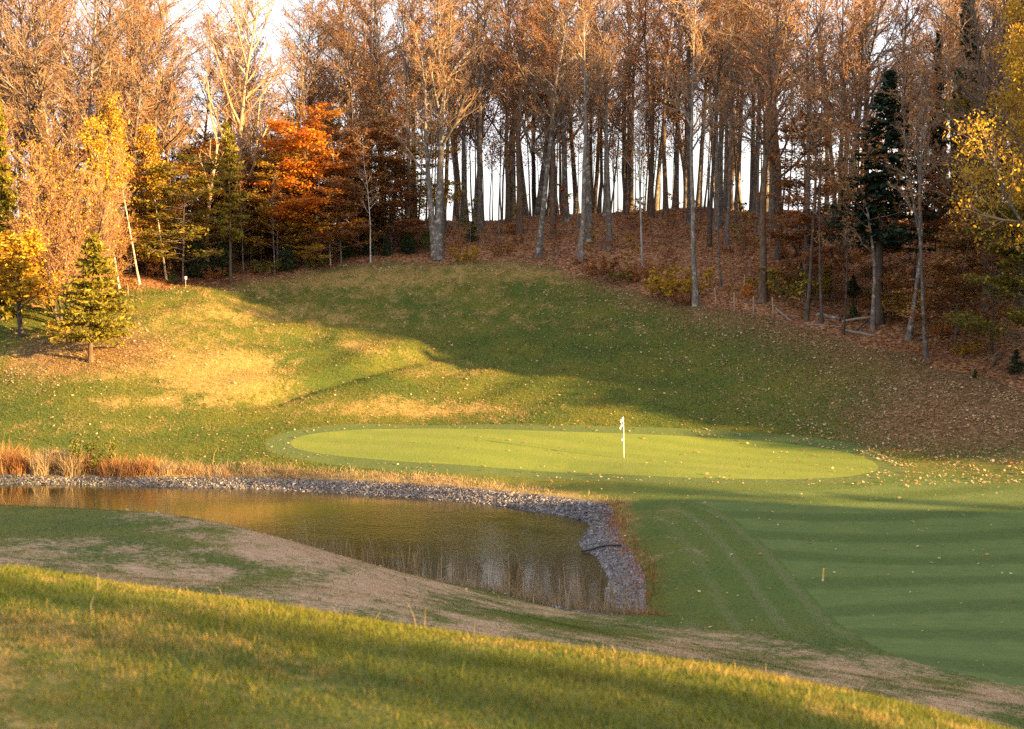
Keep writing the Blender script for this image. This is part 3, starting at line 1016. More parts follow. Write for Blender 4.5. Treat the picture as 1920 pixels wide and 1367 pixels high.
sx, sy, sz = scatter_in(15000, -40, 6, 42, 80, acc_stone, r)
n = len(sx)
base = np.array([[-1, -1, -1], [1, -1, -1], [1, 1, -1], [-1, 1, -1], [-1, -1, 1], [1, -1, 1], [1, 1, 1], [-1, 1, 1]], float)
size = np.stack([r.lognormal(-2.95, .50, n), r.lognormal(-3.2, .45, n), r.lognormal(-3.7, .45, n)], 1)
fine_bank = np.where((sx > 1.5) & (sy < 60), .50, 1.0)
size *= fine_bank[:, None]
V = base[None] * (1 + r.uniform(-.45, .25, (n, 8, 3))) * size[:, None, :]
V[:, 4:, :2] *= .7
a = r.uniform(0, 6.28, n); ca, sa = np.cos(a), np.sin(a)
tl = r.normal(0, .35, (n, 2))
V[:, :, 2] += V[:, :, 0] * tl[:, :1] + V[:, :, 1] * tl[:, 1:]
X = V[:, :, 0] * ca[:, None] - V[:, :, 1] * sa[:, None]; Yv = V[:, :, 0] * sa[:, None] + V[:, :, 1] * ca[:, None]
V = np.stack([X + sx[:, None], Yv + sy[:, None], V[:, :, 2] + (sz + size[:, 2] * .35)[:, None]], -1)
fq = np.array([[0, 3, 2, 1], [4, 5, 6, 7], [0, 1, 5, 4], [1, 2, 6, 5], [2, 3, 7, 6], [3, 0, 4, 7]])
F = (fq[None] + (np.arange(n) * 8)[:, None, None]).reshape(-1, 4)
tag(link('bank_stones', mesh_np('bank_stones', V.reshape(-1, 3), [F], [M['stone']], None, False)),
    'loose grey slate stones lining the pond edge', 'stones', None, 'stuff')


def blades(name, x, y, z, h, w, lean, mat, label, cat, attrs=True, segs=2, r=r, kind='stuff', parent=None, loc=(0, 0, 0)):
    n = len(x)
    az = r.uniform(0, 6.28, n)
    bx, by = np.cos(az), np.sin(az)
    la = r.uniform(0, 6.28, n)
    lx, ly = np.cos(la) * lean * h, np.sin(la) * lean * h
    rows = []
    ts = [0, .5, 1] if segs == 2 else [0, .33, .7, 1]
    for t in ts[:-1]:
        for s in (-1, 1):
            ww = w * (1 - .55 * t) * .5 * s
            rows.append(np.stack([x + bx * ww + lx * t * t, y + by * ww + ly * t * t, z + h * t * (1 - .15 * lean * t)], -1))
    rows.append(np.stack([x + lx, y + ly, z + h * (1 - .15 * lean)], -1))
    k = len(rows)
    V = np.stack(rows, 1).reshape(-1, 3)
    o = np.arange(n)[:, None] * k
    fs = []
    for i in range(segs - 1):
        fs.append(o + np.array([[2 * i, 2 * i + 1, 2 * i + 3, 2 * i + 2]]))
    fs.append(o + np.array([[k - 3, k - 2, k - 1]]))
    at_ = None
    if attrs:
        at_ = dict(dry=np.repeat(dry_and_sunlit_at(x, y, z) + r.normal(0, .12, n), k), litter=np.repeat(np.minimum(litter_at(x, y) - .45, .3), k), brown=np.repeat(brown_at(x, y), k),
                   mow=np.zeros(n * k), mowamt=np.zeros(n * k), edge=np.repeat(edge_at(x, y), k))
    me = mesh_np(name, V, fs, [mat], None, True, at_)
    ob = link(name, me, parent, loc)
    if parent is None:
        tag(ob, label, cat, None, kind)
    return ob


# grass of the knoll just in front of the camera
def acc_fg(x, y):
    return (np.abs(x) < y * .36 + .3) * np.clip(9.0 / y, .3, 1.0) ** 1.5


x, y, z = scatter_in(165000, -5.2, 5.2, 5.0, 14.0, acc_fg, r)
patch = .70 + .75 * wob(x * 4, y * 4, .12, 1.8) + .45 * np.clip(wob(x * 11, y * 11, .2, 1.8), 0, 1) + .15 * r.normal(0, 1, len(x))
blades('knoll_grass', x, y, z - .008, np.clip(.047 * patch * r.lognormal(0, .25, len(x)), .015, .16), r.uniform(.0035, .006, len(x)), r.uniform(.1, .9, len(x)),
       M['rough_blade'], 'soft green and straw grass on the nearest knoll', 'grass')


def acc_hill(x, y):
    out = ~(pip(x, y, collar_poly) | pip(x, y, fair_poly) | pip(x, y, floor_poly))
    return out * (np.abs(x) < y * .37) * (y > 74.5) * np.clip(1.15 - (y - 80) / 80, .35, 1)


x, y, z = scatter_in(230000, -44, 34, 74, 118, acc_hill, r)
blades('rough_grass', x, y, z - .01, .095 * r.lognormal(0, .3, len(x)), r.uniform(.016, .034, len(x)), r.uniform(.1, .8, len(x)), M['rough_blade'],
       'uneven rough grass over the hillside behind the green', 'grass')


def acc_mid(x, y):
    out = ~(pip(x, y, fair_poly) | pip(x, y, shore_poly))
    return out * (np.abs(x) < y * .37 + .5) * (H_raw(x, y) > .12) * np.clip(34 / y, .3, 1)


x, y, z = scatter_in(200000, -26, 23, 19, 66, acc_mid, r)
blades('mown_grass', x, y, z - .01, .035 * r.lognormal(0, .3, len(x)), r.uniform(.008, .016, len(x)), r.uniform(.2, .9, len(x)), M['rough_blade'],
       'short brown and green winter turf on the slope above the pond', 'grass')


# a dry unmown strip of grass along the top of the far bank
def acc_fr(x, y):
    d, arc, side = seg_dist(x, y, bank_line)
    return np.exp(-((d - .4) / .55) ** 2) * (y > 58) * (.35 + .65 * smooth(-.3, .5, wob(x * 2, y * 2))) * (1 - .97 * smooth(-1, 2.5, x)) * (H_raw(x, y) > .35)


x, y, z = scatter_in(17000, -34, 5, 58, 82, acc_fr, r)
hh = (.15 + .26 * smooth(-7, -17, x)) * r.lognormal(0, .4, len(x)) * (.6 + .8 * smooth(-.4, .5, wob(x * 4, y * 4, .3, 1.4)))
lf_ = (x + r.normal(0, 4, len(x))) < -17
blades('bank_grass', x[lf_], y[lf_], z[lf_] - .02, hh[lf_], r.uniform(.012, .024, lf_.sum()), r.uniform(.15, .9, lf_.sum()), M['dead_grass_red'], 'dry russet grass strip on the left part of the stone bank', 'grass', False)
lf_ = ~lf_
blades('bank_straw', x[lf_], y[lf_], z[lf_] - .02, hh[lf_], r.uniform(.012, .024, lf_.sum()), r.uniform(.3, 1.0, lf_.sum()), M['dead_grass'], 'low straw coloured grass along the stone bank below the green', 'grass', False)
# low plants and leaves round the top of the bank on the right
x, y, z = scatter_in(2800, 2, 6, 43, 66, lambda x, y: np.exp(-(seg_dist(x, y, bank_line)[0] / .45) ** 2) * (y < 66), r)
blades('bank_weeds', x, y, z - .02, .14 * r.lognormal(0, .4, len(x)), r.uniform(.015, .03, len(x)), r.uniform(.2, 1.0, len(x)), M['leaf_rust'], 'brown weeds along the top of the gravel bank beside the mown grass', 'weeds', False)
# reeds along the near shore
shore_near = near_shore


def acc_reed(x, y):
    d, arc, side = seg_dist(x, y, shore_near)
    cl = smooth(-.35, .35, wob(x * 5, y * 5, .3, 1.4))
    dens = np.where(x < -13, .45, np.where(x < -3.0, 1.0, .55))
    return np.exp(-((d - .1) / .5) ** 2) * cl * dens


x, y, z = scatter_in(1900, -25, 4.0, 44, 64, acc_reed, r)
z = np.maximum(z, -.3)
hr = np.where(x < -13, 1.75, 1.15) * r.lognormal(-.1, .25, len(x)) - np.minimum(z, 0)
blades('reeds', x, y, z, hr, r.uniform(.014, .026, len(x)), r.uniform(.02, .35, len(x)), M['dead_grass'], 'thin pale dead reeds standing along the near pond edge', 'reeds', False, segs=3)
x, y, z = scatter_in(5000, -25, 4.4, 44, 64, lambda x, y: np.exp(-((seg_dist(x, y, shore_near)[0]) / .55) ** 2), r)
blades('reed_litter', x, y, np.maximum(z, -.2), .30 * r.lognormal(0, .4, len(x)), r.uniform(.014, .026, len(x)), r.uniform(.3, 1.1, len(x)), M['dead_grass'], 'short tangled dead grass at the foot of the reeds', 'grass', False)


# fallen leaves on the grass and on the forest floor
def fallen(name, x, y, z, size, mat, label):
    g = Geo()
    n = len(x)
    nr = unit(np.stack([r.normal(0, .45, n), r.normal(-.15, .45, n), np.ones(n)], -1))
    leaf_quads(g, np.stack([x, y, z + size * .35], -1), size, nr, r, 0, .7)
    return tag(link(name, g.mesh(name, [mat], False)), label, 'leaves', None, 'stuff')


def acc_lv(x, y):
    v = litter_at(x, y)
    out = ~pip(x, y, floor_poly)
    return out * (np.abs(x) < y * .37) * np.clip(.028 + v * .75 * np.clip(.45 + 1.9 * wob(x * 3, y * 3, .2, 1.4), .04, 1.5), 0, 1) * np.where(pip(x, y, green_poly), .12, 1) * np.where(y < 68, .12, 1)


x, y, z = scatter_in(30000, -42, 34, 40, 119, acc_lv, r)
fallen('fallen_leaves', x, y, z + .03, np.clip(.045 * r.lognormal(0, .45, len(x)), .02, .11), M['leaf_pale'], 'scattered pale and orange leaves fallen on the grassy slope')
x, y, z = scatter_in(60000, -55, 52, 78, 150, lambda x, y: pip(x, y, floor_poly) * (np.abs(x) < y * .40) * np.clip(1.3 - (y - 85) / 60, .2, 1), r)
fallen('forest_leaves', x, y, z, r.uniform(.07, .14, len(x)), M['leaf_rust'], 'deep drift of rust coloured leaves under the trees')
x, y, z = scatter_in(500, 20, 60, 18, 46, lambda x, y: 0 * x + 1, r)
x = (x - 40) * .9
k = (np.abs(x) < y * .36) & (H_raw(x, y) > .1)
fallen('stray_leaves', x[k][:190], y[k][:190], z[k][:190] * 0 + H(x[k][:190], y[k][:190]) + .02, r.uniform(.02, .045, min(190, k.sum())), M['dead_grass'], 'few pale leaves lying on the turf this side of the pond')
# ---------------------------------------------------------------- kinds of tree (each built once, then copied)
HW = dict(nlev=(8, 7, 5), up=.05, leaf=.08, twig_r=.010, wander=.13)
broadleaf('hardwood_a', 1, 22, .23, clear=.44, nlimb=20, limb=.27, ang=.80, leaves=1500, **HW)
broadleaf('hardwood_b', 2, 23, .26, clear=.30, nlimb=22, limb=.33, ang=.85, leaves=1000, bark='bark_pale', lean=(.03, 0), **HW)
broadleaf('hardwood_c', 3, 21, .21, clear=.48, nlimb=18, limb=.26, ang=.7, leaves=1500, lean=(-.04, .02), **HW)
broadleaf('hardwood_d', 4, 24, .28, clear=.28, nlimb=24, limb=.34, ang=.9, leaves=900, bark='bark_dark', twig='twig', **HW)
broadleaf('hardwood_e', 5, 22, .24, clear=.46, nlimb=18, limb=.28, ang=.75, leaves=1300, bark='bark_brown', twig='twig_red', lean=(.05, .03), **HW)
broadleaf('hardwood_twin', 6, 23, .34, clear=.38, nlimb=16, limb=.32, ang=.75, leaves=2400, bark='bark_pale', stems=2, spread=.035, **HW)
broadleaf('spreading_hardwood', 7, 21, .34, clear=.20, nlimb=24, limb=.46, ang=.85, nlev=(8, 7, 5), leaves=1400, leaf=.09, up=.12, bark='bark', lean=(-.05, 0), wander=.14)
broadleaf('pole_tree_a', 8, 15, .085, clear=.42, nlimb=20, limb=.20, ang=.75, nlev=(6, 5, 3), leaves=450, leaf=.09, twig_r=.007, bark='bark', up=.05, wander=.14)
broadleaf('pole_tree_b', 9, 13, .07, clear=.38, nlimb=18, limb=.22, ang=.8, nlev=(6, 5, 3), leaves=600, leaf=.095, twig_r=.007, bark='bark_pale', lean=(.08, .02), wander=.16, up=.04)
broadleaf('layered_tree_a', 10, 8.5, .07, clear=.12, nlimb=34, limb=.40, ang=1.15, nlev=(8, 6), leaves=9000, leaf=.11, leaf_flat=1, clump=.20, twig_r=.006, layered=True, up=.02, leafm='leaf_copper', sub=.45)
broadleaf('layered_tree_b', 11, 7.5, .06, clear=.14, nlimb=28, limb=.46, ang=1.2, nlev=(8, 6), leaves=7500, leaf=.11, leaf_flat=1, clump=.22, twig_r=.006, layered=True, up=.0, leafm='leaf_rust', lean=(.04, .0), sub=.4)
broadleaf('maple', 12, 10, .10, clear=.16, nlimb=36, limb=.40, ang=1.0, nlev=(9, 7), leaves=15000, leaf=.115, leaf_flat=.8, clump=.22, twig_r=.006, layered=True, up=.03, leafm='leaf_orange', sub=.4)
broadleaf('slim_birch', 13, 10, .075, clear=.50, nlimb=26, limb=.20, ang=.6, nlev=(6, 5), leaves=3600, leaf=.085, clump=.18, twig_r=.006, bark='bark_birch', leafm='leaf_gold', lean=(-.10, .0), up=.10)
broadleaf('poplar', 14, 22, .30, clear=.22, nlimb=34, limb=.34, ang=.9, nlev=(8, 7), leaves=34000, leaf=.095, clump=.34, twig_r=.010, bark='bark', leafm='leaf_gold', sub=.35)
broadleaf('twiggy_thicket', 15, 7.5, .075, clear=.06, nlimb=22, limb=.36, ang=.6, nlev=(8, 6, 4), leaves=4200, leaf=.055, clump=.16, twig_r=.0075, stems=6, spread=.34, bark='bark_brown', twig='twig_red', leafm='leaf_gold', up=.12)
broadleaf('round_tree', 16, 6.0, .12, clear=.28, nlimb=24, limb=.42, ang=.9, nlev=(7, 6), leaves=7500, leaf=.095, clump=.15, twig_r=.006, bark='bark_dark', leafm='leaf_gold', up=.06, sub=.5)
broadleaf('dead_snag', 17, 17, .20, clear=.40, nlimb=12, limb=.22, ang=.7, nlev=(4, 3), leaves=0, twig_r=.016, bark='bark_dead', twig='bark_dead', dead=True, tend=.3, wander=.2)
broadleaf('leaning_scrub', 18, 7.0, .06, clear=.10, nlimb=16, limb=.38, ang=.5, nlev=(6, 4), leaves=1500, leaf=.085, clump=.15, twig_r=.007, stems=5, spread=.42, bark='bark_brown', twig='twig_red', leafm='leaf_copper', lean=(-.42, .0), up=.07)
broadleaf('low_shrub', 19, 1.6, .018, clear=.08, nlimb=10, limb=.40, ang=.7, nlev=(5, 4), leaves=1300, leaf=.07, clump=.07, twig_r=.004, stems=6, spread=.45, bark='bark_brown', leafm='leaf_gold')
broadleaf('sapling', 20, 3.2, .022, clear=.22, nlimb=14, limb=.34, ang=1.0, nlev=(5, 3), leaves=700, leaf=.075, leaf_flat=1, clump=.09, twig_r=.004, layered=True, leafm='leaf_copper')
broadleaf('forked_tree', 21, 17, .16, clear=.58, nlimb=12, limb=.20, ang=.7, nlev=(6, 5, 3), leaves=500, leaf=.08, twig_r=.009, stems=2, spread=.16, fork=.36, bark='bark_pale', wander=.15, up=.05)
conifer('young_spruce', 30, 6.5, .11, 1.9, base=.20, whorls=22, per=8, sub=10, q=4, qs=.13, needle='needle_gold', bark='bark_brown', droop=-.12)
conifer('dark_spruce', 31, 15, .22, 2.3, base=.34, whorls=36, per=7, sub=9, q=4, qs=.17, needle='needle_dark', bark='bark_dark', droop=-.28, irregular=.45, shape=1.0)
conifer('tall_spruce', 32, 25, .34, 4.2, base=.05, whorls=34, per=8, sub=9, q=4, qs=.42, needle='needle_dark', bark='bark_dark', droop=-.2)
conifer('thin_pine', 33, 13, .13, 1.7, base=.30, whorls=20, per=5, sub=8, q=3, qs=.17, needle='needle_gold', bark='bark_brown', droop=-.05, irregular=.5, shape=.6)
conifer('little_fir', 34, 2.4, .035, .95, base=.06, whorls=12, per=7, sub=7, q=3, qs=.10, needle='needle', bark='bark_brown', droop=.05)

# ---------------------------------------------------------------- trees and shrubs one can single out
X_ = plant_px
T = 'tree'
X_('hardwood_tree', 'hardwood_twin', 818, 487, -40, 'massive double trunked hardwood with lichen mottled bark at the edge of the wood', rz=.3, sxy=1.15)
X_('hardwood_tree', 'hardwood_b', 1010, 481, -30, 'hardwood with pale blotched bark behind two thin fallen branches', rz=1.0)
X_('hardwood_tree', 'hardwood_c', 1088, 491, -40, 'slender grey hardwood standing above the russet brush at the slope edge', rz=2.0, bark='bark_pale')
X_('hardwood_tree', 'hardwood_a', 1143, 469, -40, 'straight smooth grey hardwood alone on the open leaf slope', rz=3.0)
X_('hardwood_tree', 'hardwood_e', 1037, 446, -40, 'dark thin hardwood just below the crest beside a pale blotched trunk', rz=4.0)
X_('hardwood_tree', 'pole_tree_a', 1205, 500, 120, 'thin white flecked pole tree above the yellow brush', bark='bark_birch', rz=.4)
X_('hardwood_tree', 'hardwood_c', 1304, 573, -30, 'grey kinked hardwood at the grass edge next to the golden shrub', rz=5.2, bark='bark_pale', sxy=.9)
X_('hardwood_tree', 'hardwood_e', 1430, 566, -30, 'leaning dark hardwood behind the row of cut stakes', rz=2.6, sxy=1.2, tilt=(0, -.035))
X_('hardwood_tree', 'hardwood_d', 1461, 484, -40, 'thick straight trunk half way up the leaf slope behind the stakes', rz=1.5, sxy=1.1)
X_('hardwood_tree', 'hardwood_a', 1330, 462, -30, 'dark slim hardwood high on the slope above the leaning stakes', rz=.8, bark='bark_dark', sxy=.8)
X_('hardwood_tree', 'hardwood_c', 1362, 458, -30, 'twin grey slim hardwood pair member high on the slope', rz=1.8, sxy=.85)
X_('hardwood_tree', 'pole_tree_b', 1637, 618, 235, 'crooked pale trunk rising beside the pile of fallen logs', rz=2.9, bark='bark_pale', sxy=2.0)
X_('hardwood_tree', 'forked_tree', 1700, 640, 120, 'forked trunk covered in pale lichen right of the log pile', rz=.5, sxy=1.1)
X_('hardwood_tree', 'pole_tree_a', 1512, 602, 60, 'thin dark pole tree left of the fallen logs', rz=3.3, bark='bark_dark', sxy=1.2)
X_('hardwood_tree', 'pole_tree_b', 1541, 606, 90, 'second thin pole tree left of the fallen logs, straight and bare', rz=1.3, bark='bark_dark')
X_('hardwood_tree', 'pole_tree_b', 1582, 628, 260, 'blackish sapling trunk in front of the fallen logs', rz=4.4, bark='bark_dark')
X_('hardwood_tree', 'pole_tree_a', 1737, 672, 90, 'pair of slim grey stems right of the forked trunk', rz=0, sxy=1.2)
X_('hardwood_tree', 'hardwood_d', 1845, 622, -30, 'broad dark trunk behind the copper leaved understory', rz=0.7)
X_('hardwood_tree', 'pole_tree_b', 1860, 668, 260, 'slim dark sapling under the olive foliage', rz=2.7, bark='bark_dark')
X_('poplar_tree', 'poplar', 1962, 700, -90, 'tall poplar with bright yellow sunlit leaves high over the dark wood', rz=2.4, dy=-2.0, sxy=.98)
X_('understory_tree', 'maple', 1930, 680, 380, 'olive green layered branches hanging at the edge of the dark wood', leafm='leaf_olive', rz=.5, sxy=1.1, dy=-2)
X_('understory_tree', 'maple', 1850, 560, 190, 'tall olive green understory tree below the yellow poplar', leafm='leaf_olive', rz=1.5, dy=3, sxy=.9)
X_('understory_tree', 'layered_tree_a', 1790, 655, 400, 'copper leaved beech in layered sprays over the leaf litter', rz=2.5, sxy=1.15)
X_('understory_tree', 'layered_tree_b', 1760, 590, 330, 'rust leaved beech behind the copper one', rz=2.5, sxy=1.1)
X_('understory_tree', 'layered_tree_a', 1500, 520, 225, 'orange and yellow leaved understory tree left of the dark spruce', rz=.4, sxy=1.0, leafm='leaf_copper')
X_('understory_tree', 'layered_tree_b', 1560, 560, 330, 'brown leaved understory tree at foot of the dark spruce', rz=1.9, sxy=1.2, leafm='leaf_rust')
X_('spruce_tree', 'dark_spruce', 1645, 606, 132, 'tall dark green spruce standing among bare trunks', rz=1.2, sxy=1.5)
X_('spruce_tree', 'tall_spruce', 1815, 600, -60, 'dark spruce rising beside the yellow poplar crown', rz=.6, sxy=.55, dy=8)
X_('spruce_tree', 'tall_spruce', 1750, 520, 60, 'shaded pine top between bare crowns and the yellow poplar', rz=2.6, sxy=.5, dy=12)
# left side, in the sun
X_('spruce_tree', 'young_spruce', 170, 678, 440, 'young sunlit spruce with bare lower stem on the left lawn', rz=.5, sxy=1.2)
X_('yellow_tree', 'round_tree', 40, 632, 462, 'small round tree with dense bright yellow leaves left of the young spruce', rz=1.7, sxy=1.6)
X_('thicket', 'twiggy_thicket', 125, 606, 290, 'big bare thicket of orange twigs with some gold leaves behind the young spruce', 'tree', rz=.2, sxy=1.05, bark='bark_dark')
X_('thicket', 'twiggy_thicket', 45, 560, 240, 'tall fan of orange twigs at the left edge above the yellow tree', 'tree', rz=2.2, sxy=1.05)
X_('thicket', 'twiggy_thicket', 180, 560, 330, 'russet twiggy bush sloping down toward the dark hollow', 'tree', rz=4.0, sxy=1.1)
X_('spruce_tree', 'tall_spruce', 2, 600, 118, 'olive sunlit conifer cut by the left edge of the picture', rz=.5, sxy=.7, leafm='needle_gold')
X_('birch_tree', 'slim_birch', 312, 512, 258, 'leaning white birch with straw coloured leaves at its tip', rz=0.1, dy=-3, tilt=(0, -.10))
X_('birch_tree', 'slim_birch', 262, 525, 200, 'birch with a pointed bright yellow crown behind the thicket', rz=-.2, dy=-1.5, sxy=.8, tilt=(0, -.16))
X_('birch_tree', 'slim_birch', 225, 530, 250, 'lower yellow birch left of the pointed one', rz=.5, dy=-3, tilt=(0, -.12))
X_('scrub', 'leaning_scrub', 345, 500, 330, 'wind swept scrub of long brown arching twigs above the hollow', 'tree', rz=.1)
X_('scrub', 'leaning_scrub', 300, 515, 395, 'lower arching scrub with copper leaves beside the hollow', 'tree', rz=.4)
X_('pine_tree', 'thin_pine', 432, 531, 228, 'thin sunlit evergreen with a long bare lower trunk', rz=1.4)
X_('hardwood_tree', 'dead_snag', 388, 500, 150, 'bleached dead snag catching the sun above yellow leaves', rz=.5)
X_('hardwood_tree', 'spreading_hardwood', 440, 500, 0, 'pale many branched tree lit gold by the low sun', rz=2.1, bark='bark_dead', dy=3)
X_('hardwood_tree', 'spreading_hardwood', 150, 470, -10, 'leaning dark branched tree with wide bare limbs against the sky', rz=.3, bark='bark_dark', dy=4)
X_('hardwood_tree', 'spreading_hardwood', 60, 470, -20, 'wide bare tree with curved limbs at the upper left', rz=3.1, dy=5)
X_('hardwood_tree', 'spreading_hardwood', 250, 460, -40, 'dense fan crowned tree with upswept orange twigs', rz=4.5, dy=6)
X_('hardwood_tree', 'hardwood_e', 246, 475, -25, 'half bare tree still carrying red orange leaves above the birches', rz=1.1, leafm='leaf_orange', dy=1)
X_('maple_tree', 'maple', 575, 500, 222, 'orange red maple glowing at the edge of the wood', rz=.3, sxy=.98)
X_('maple_tree', 'maple', 640, 495, 330, 'amber leaved maple right of the orange red one', rz=1.3, sxy=1.0, leafm='leaf_copper')
X_('maple_tree', 'layered_tree_a', 520, 505, 290, 'golden leaved young tree left of the orange red maple', rz=2.3, leafm='leaf_gold', sxy=1.0)
X_('maple_tree', 'layered_tree_a', 385, 505, 270, 'orange and gold tree below the dead snag', rz=1.1, leafm='leaf_orange', dy=3)
X_('maple_tree', 'layered_tree_b', 330, 495, 250, 'yellow green young tree between the birch and the snag', rz=1.1, leafm='leaf_gold', dy=5)
X_('maple_tree', 'layered_tree_b', 735, 470, 330, 'russet leaved young tree left of the double trunk', rz=3.0, leafm='leaf_rust', sxy=1.2)
X_('maple_tree', 'layered_tree_a', 700, 475, 345, 'green and yellow young tree beside the russet one', rz=.9, leafm='leaf_olive', dy=2)
X_('maple_tree', 'layered_tree_b', 600, 505, 400, 'low yellow branches under the orange red maple', rz=.9, leafm='leaf_gold')
X_('maple_tree', 'layered_tree_b', 470, 515, 380, 'olive shaded young tree between the evergreen and the maple', rz=.9, leafm='leaf_olive', dy=3)
X_('birch_tree', 'pole_tree_b', 695, 492, 250, 'thin white birch stem in front of the green young firs', rz=2.9, bark='bark_birch')
X_('birch_tree', 'pole_tree_b', 620, 499, 270, 'pair of white stems under the amber maple', rz=.9, bark='bark_birch')
X_('birch_tree', 'pole_tree_b', 490, 500, 270, 'thin pale stem leaning between evergreen and maple', rz=2.2, bark='bark_birch', dy=2)
X_('hardwood_tree', 'pole_tree_b', 457, 512, 330, 'short crooked pale stem beside the thin evergreen', rz=2.0, bark='bark_pale')
X_('hardwood_tree', 'pole_tree_a', 515, 517, 330, 'slim leaning stem at the lawn edge left of the maple', rz=1.0, bark='bark_pale')
# firs and shrubs under the trees
for px, py, top, lb in [(690, 478, 425, 'young green fir left of the double trunk, in shade'), (765, 476, 430, 'bushy green fir touching the double trunk'),
                        (650, 484, 440, 'small fir under the amber maple'), (725, 480, 445, 'middle one of the green firs behind the white birch'),
                        (885, 452, 415, 'small green fir just right of the double trunk'), (325, 533, 505, 'squat dark fir beside the white topped post'),
                        (1600, 600, 565, 'small dark fir below the tall spruce'), (1600, 555, 515, 'tiny fir on the leaf slope left of the tall spruce'),
                        (1905, 700, 655, 'black green young spruce at the foot of the dark wood'), (1828, 708, 690, 'low dark evergreen tuft on the leaf slope'),
                        (540, 508, 455, 'shaded fir below the orange red maple'), (420, 518, 455, 'dark fir behind the thin evergreen trunk'),
                        (370, 520, 440, 'shaded green fir in the hollow behind the post')]:
    X_('fir_tree', 'little_fir', px, py, top, lb, rz=px * .1)
for px, py, top, lf, lb in [(872, 493, 462, 'leaf_gold', 'yellow orange shrub right of the double trunk at the wood edge'),
                            (1240, 557, 520, 'leaf_gold', 'spreading golden shrub at the slope edge'), (1275, 562, 500, 'leaf_gold', 'taller golden shrub against the kinked grey trunk'),
                            (1280, 572, 548, 'leaf_rust', 'small red brown shrub at the foot of the kinked trunk'), (1120, 523, 480, 'leaf_rust', 'russet brush at the grass edge'),
                            (1165, 530, 505, 'leaf_olive', 'olive shrub with a dead stick beside russet brush'), (1210, 530, 490, 'leaf_rust', 'red leaved brush above the golden shrub'),
                            (1420, 540, 515, 'leaf_gold', 'yellow leaved shoot against the leaning dark trunk'), (1500, 570, 500, 'leaf_olive', 'yellow green saplings left of the thin poles'),
                            (940, 478, 455, 'leaf_copper', 'low copper seedlings between the double and the blotched trunk'), (1810, 668, 640, 'leaf_gold', 'small yellow green shrub under the copper beech'),
                            (1690, 600, 545, 'leaf_gold', 'yellow leaved seedling between crooked and forked trunks'), (590, 503, 480, 'leaf_olive', 'olive weeds under the orange red maple'),
                            (500, 515, 485, 'leaf_olive', 'dull green weeds at the lawn edge'), (238, 545, 520, 'leaf_copper', 'copper weeds beside a thin stick'),
                            (110, 628, 600, 'leaf_gold', 'gold seedling under the bare thicket'), (400, 525, 500, 'leaf_rust', 'brown brush right of the white topped post'),
                            (300, 520, 490, 'leaf_copper', 'coppery brush left of the white topped post'), (785, 470, 430, 'leaf_green', 'green leafy brush behind the double trunk')]:
    X_('shrub', 'low_shrub', px, py, top, lb, 'shrub', rz=px * .1, leafm=lf, sxy=1.35)
for px, py, dx, lf in [(100, 872, 1.3, 'leaf_green')]:
    xb, yb = hit(175, 878, y0=60)[0]
    plant('shrub', 'low_shrub', xb, yb, 'bright leafy green shrub among russet grass clumps by the far bank', 'shrub', h=1.5, leafm='leaf_green', sxy=1.25)

# saplings all over the shaded leaf slope
rs = np.random.default_rng(77)
placed = []
small = []
k = 0
while k < 64:
    px = rs.uniform(850, 1900)
    x_, y_ = hit(px, rs.uniform(430, 560) + max(0, px - 1300) * .15, y0=70)[0]
    if not pip(np.array([x_]), np.array([y_]), floor_poly)[0] or any((x_ - a) ** 2 + (y_ - b) ** 2 < 1.6 for a, b in placed):
        k += .2
        continue
    placed.append((x_, y_))
    lf = rs.choice(['leaf_rust', 'leaf_copper', 'leaf_rust', 'leaf_orange', 'leaf_gold', 'leaf_olive'])
    if rs.random() < .55:
        small.append((plant('sapling', 'sapling', x_, y_, 'x', 'sapling', 'saplings scattered over the leaf slope', h=rs.uniform(1.6, 4.2), leafm=lf), lf, 'sapling'))
    else:
        small.append((plant('shrub', 'low_shrub', x_, y_, 'x', 'shrub', 'seedling clumps over the leaf slope', h=rs.uniform(.5, 1.1), leafm=lf, sxy=1.4), lf, 'seedling clump'))
    k += 1

# ---------------------------------------------------------------- understory of the sunlit left edge
SECT = [(130, 'behind the yellow round tree'), (300, 'behind the twiggy thicket'), (420, 'behind the snag'), (520, 'behind the thin evergreen'),
        (640, 'behind the orange red maple'), (800, 'behind the white birch stems'), (900, 'around the massive double trunk'), (1060, 'behind the pale blotched trunk'),
        (1180, 'behind the straight grey trunk'), (1320, 'above the golden shrub'), (1480, 'above the cut stakes'), (1610, 'above the log pile'),
        (1725, 'around the dark spruce'), (1830, 'behind the copper beech'), (9999, 'below the yellow poplar')]
ORD = ['leftmost', 'second from left', 'third from left', 'fourth from left', 'fifth from left', 'sixth from left', 'seventh from left', 'eighth from left', 'ninth from left',
       'tenth from left', 'eleventh from left', 'twelfth from left', 'thirteenth from left', 'fourteenth from left', 'fifteenth from left', 'sixteenth from left']
pending = {}


def later(o, what):
    px_ = float(to_px(o.location.x, o.location.y, o.location.z)[0])
    sect = next(t for lim, t in SECT if px_ < lim)
    pending.setdefault((what, sect), []).append((px_, o))


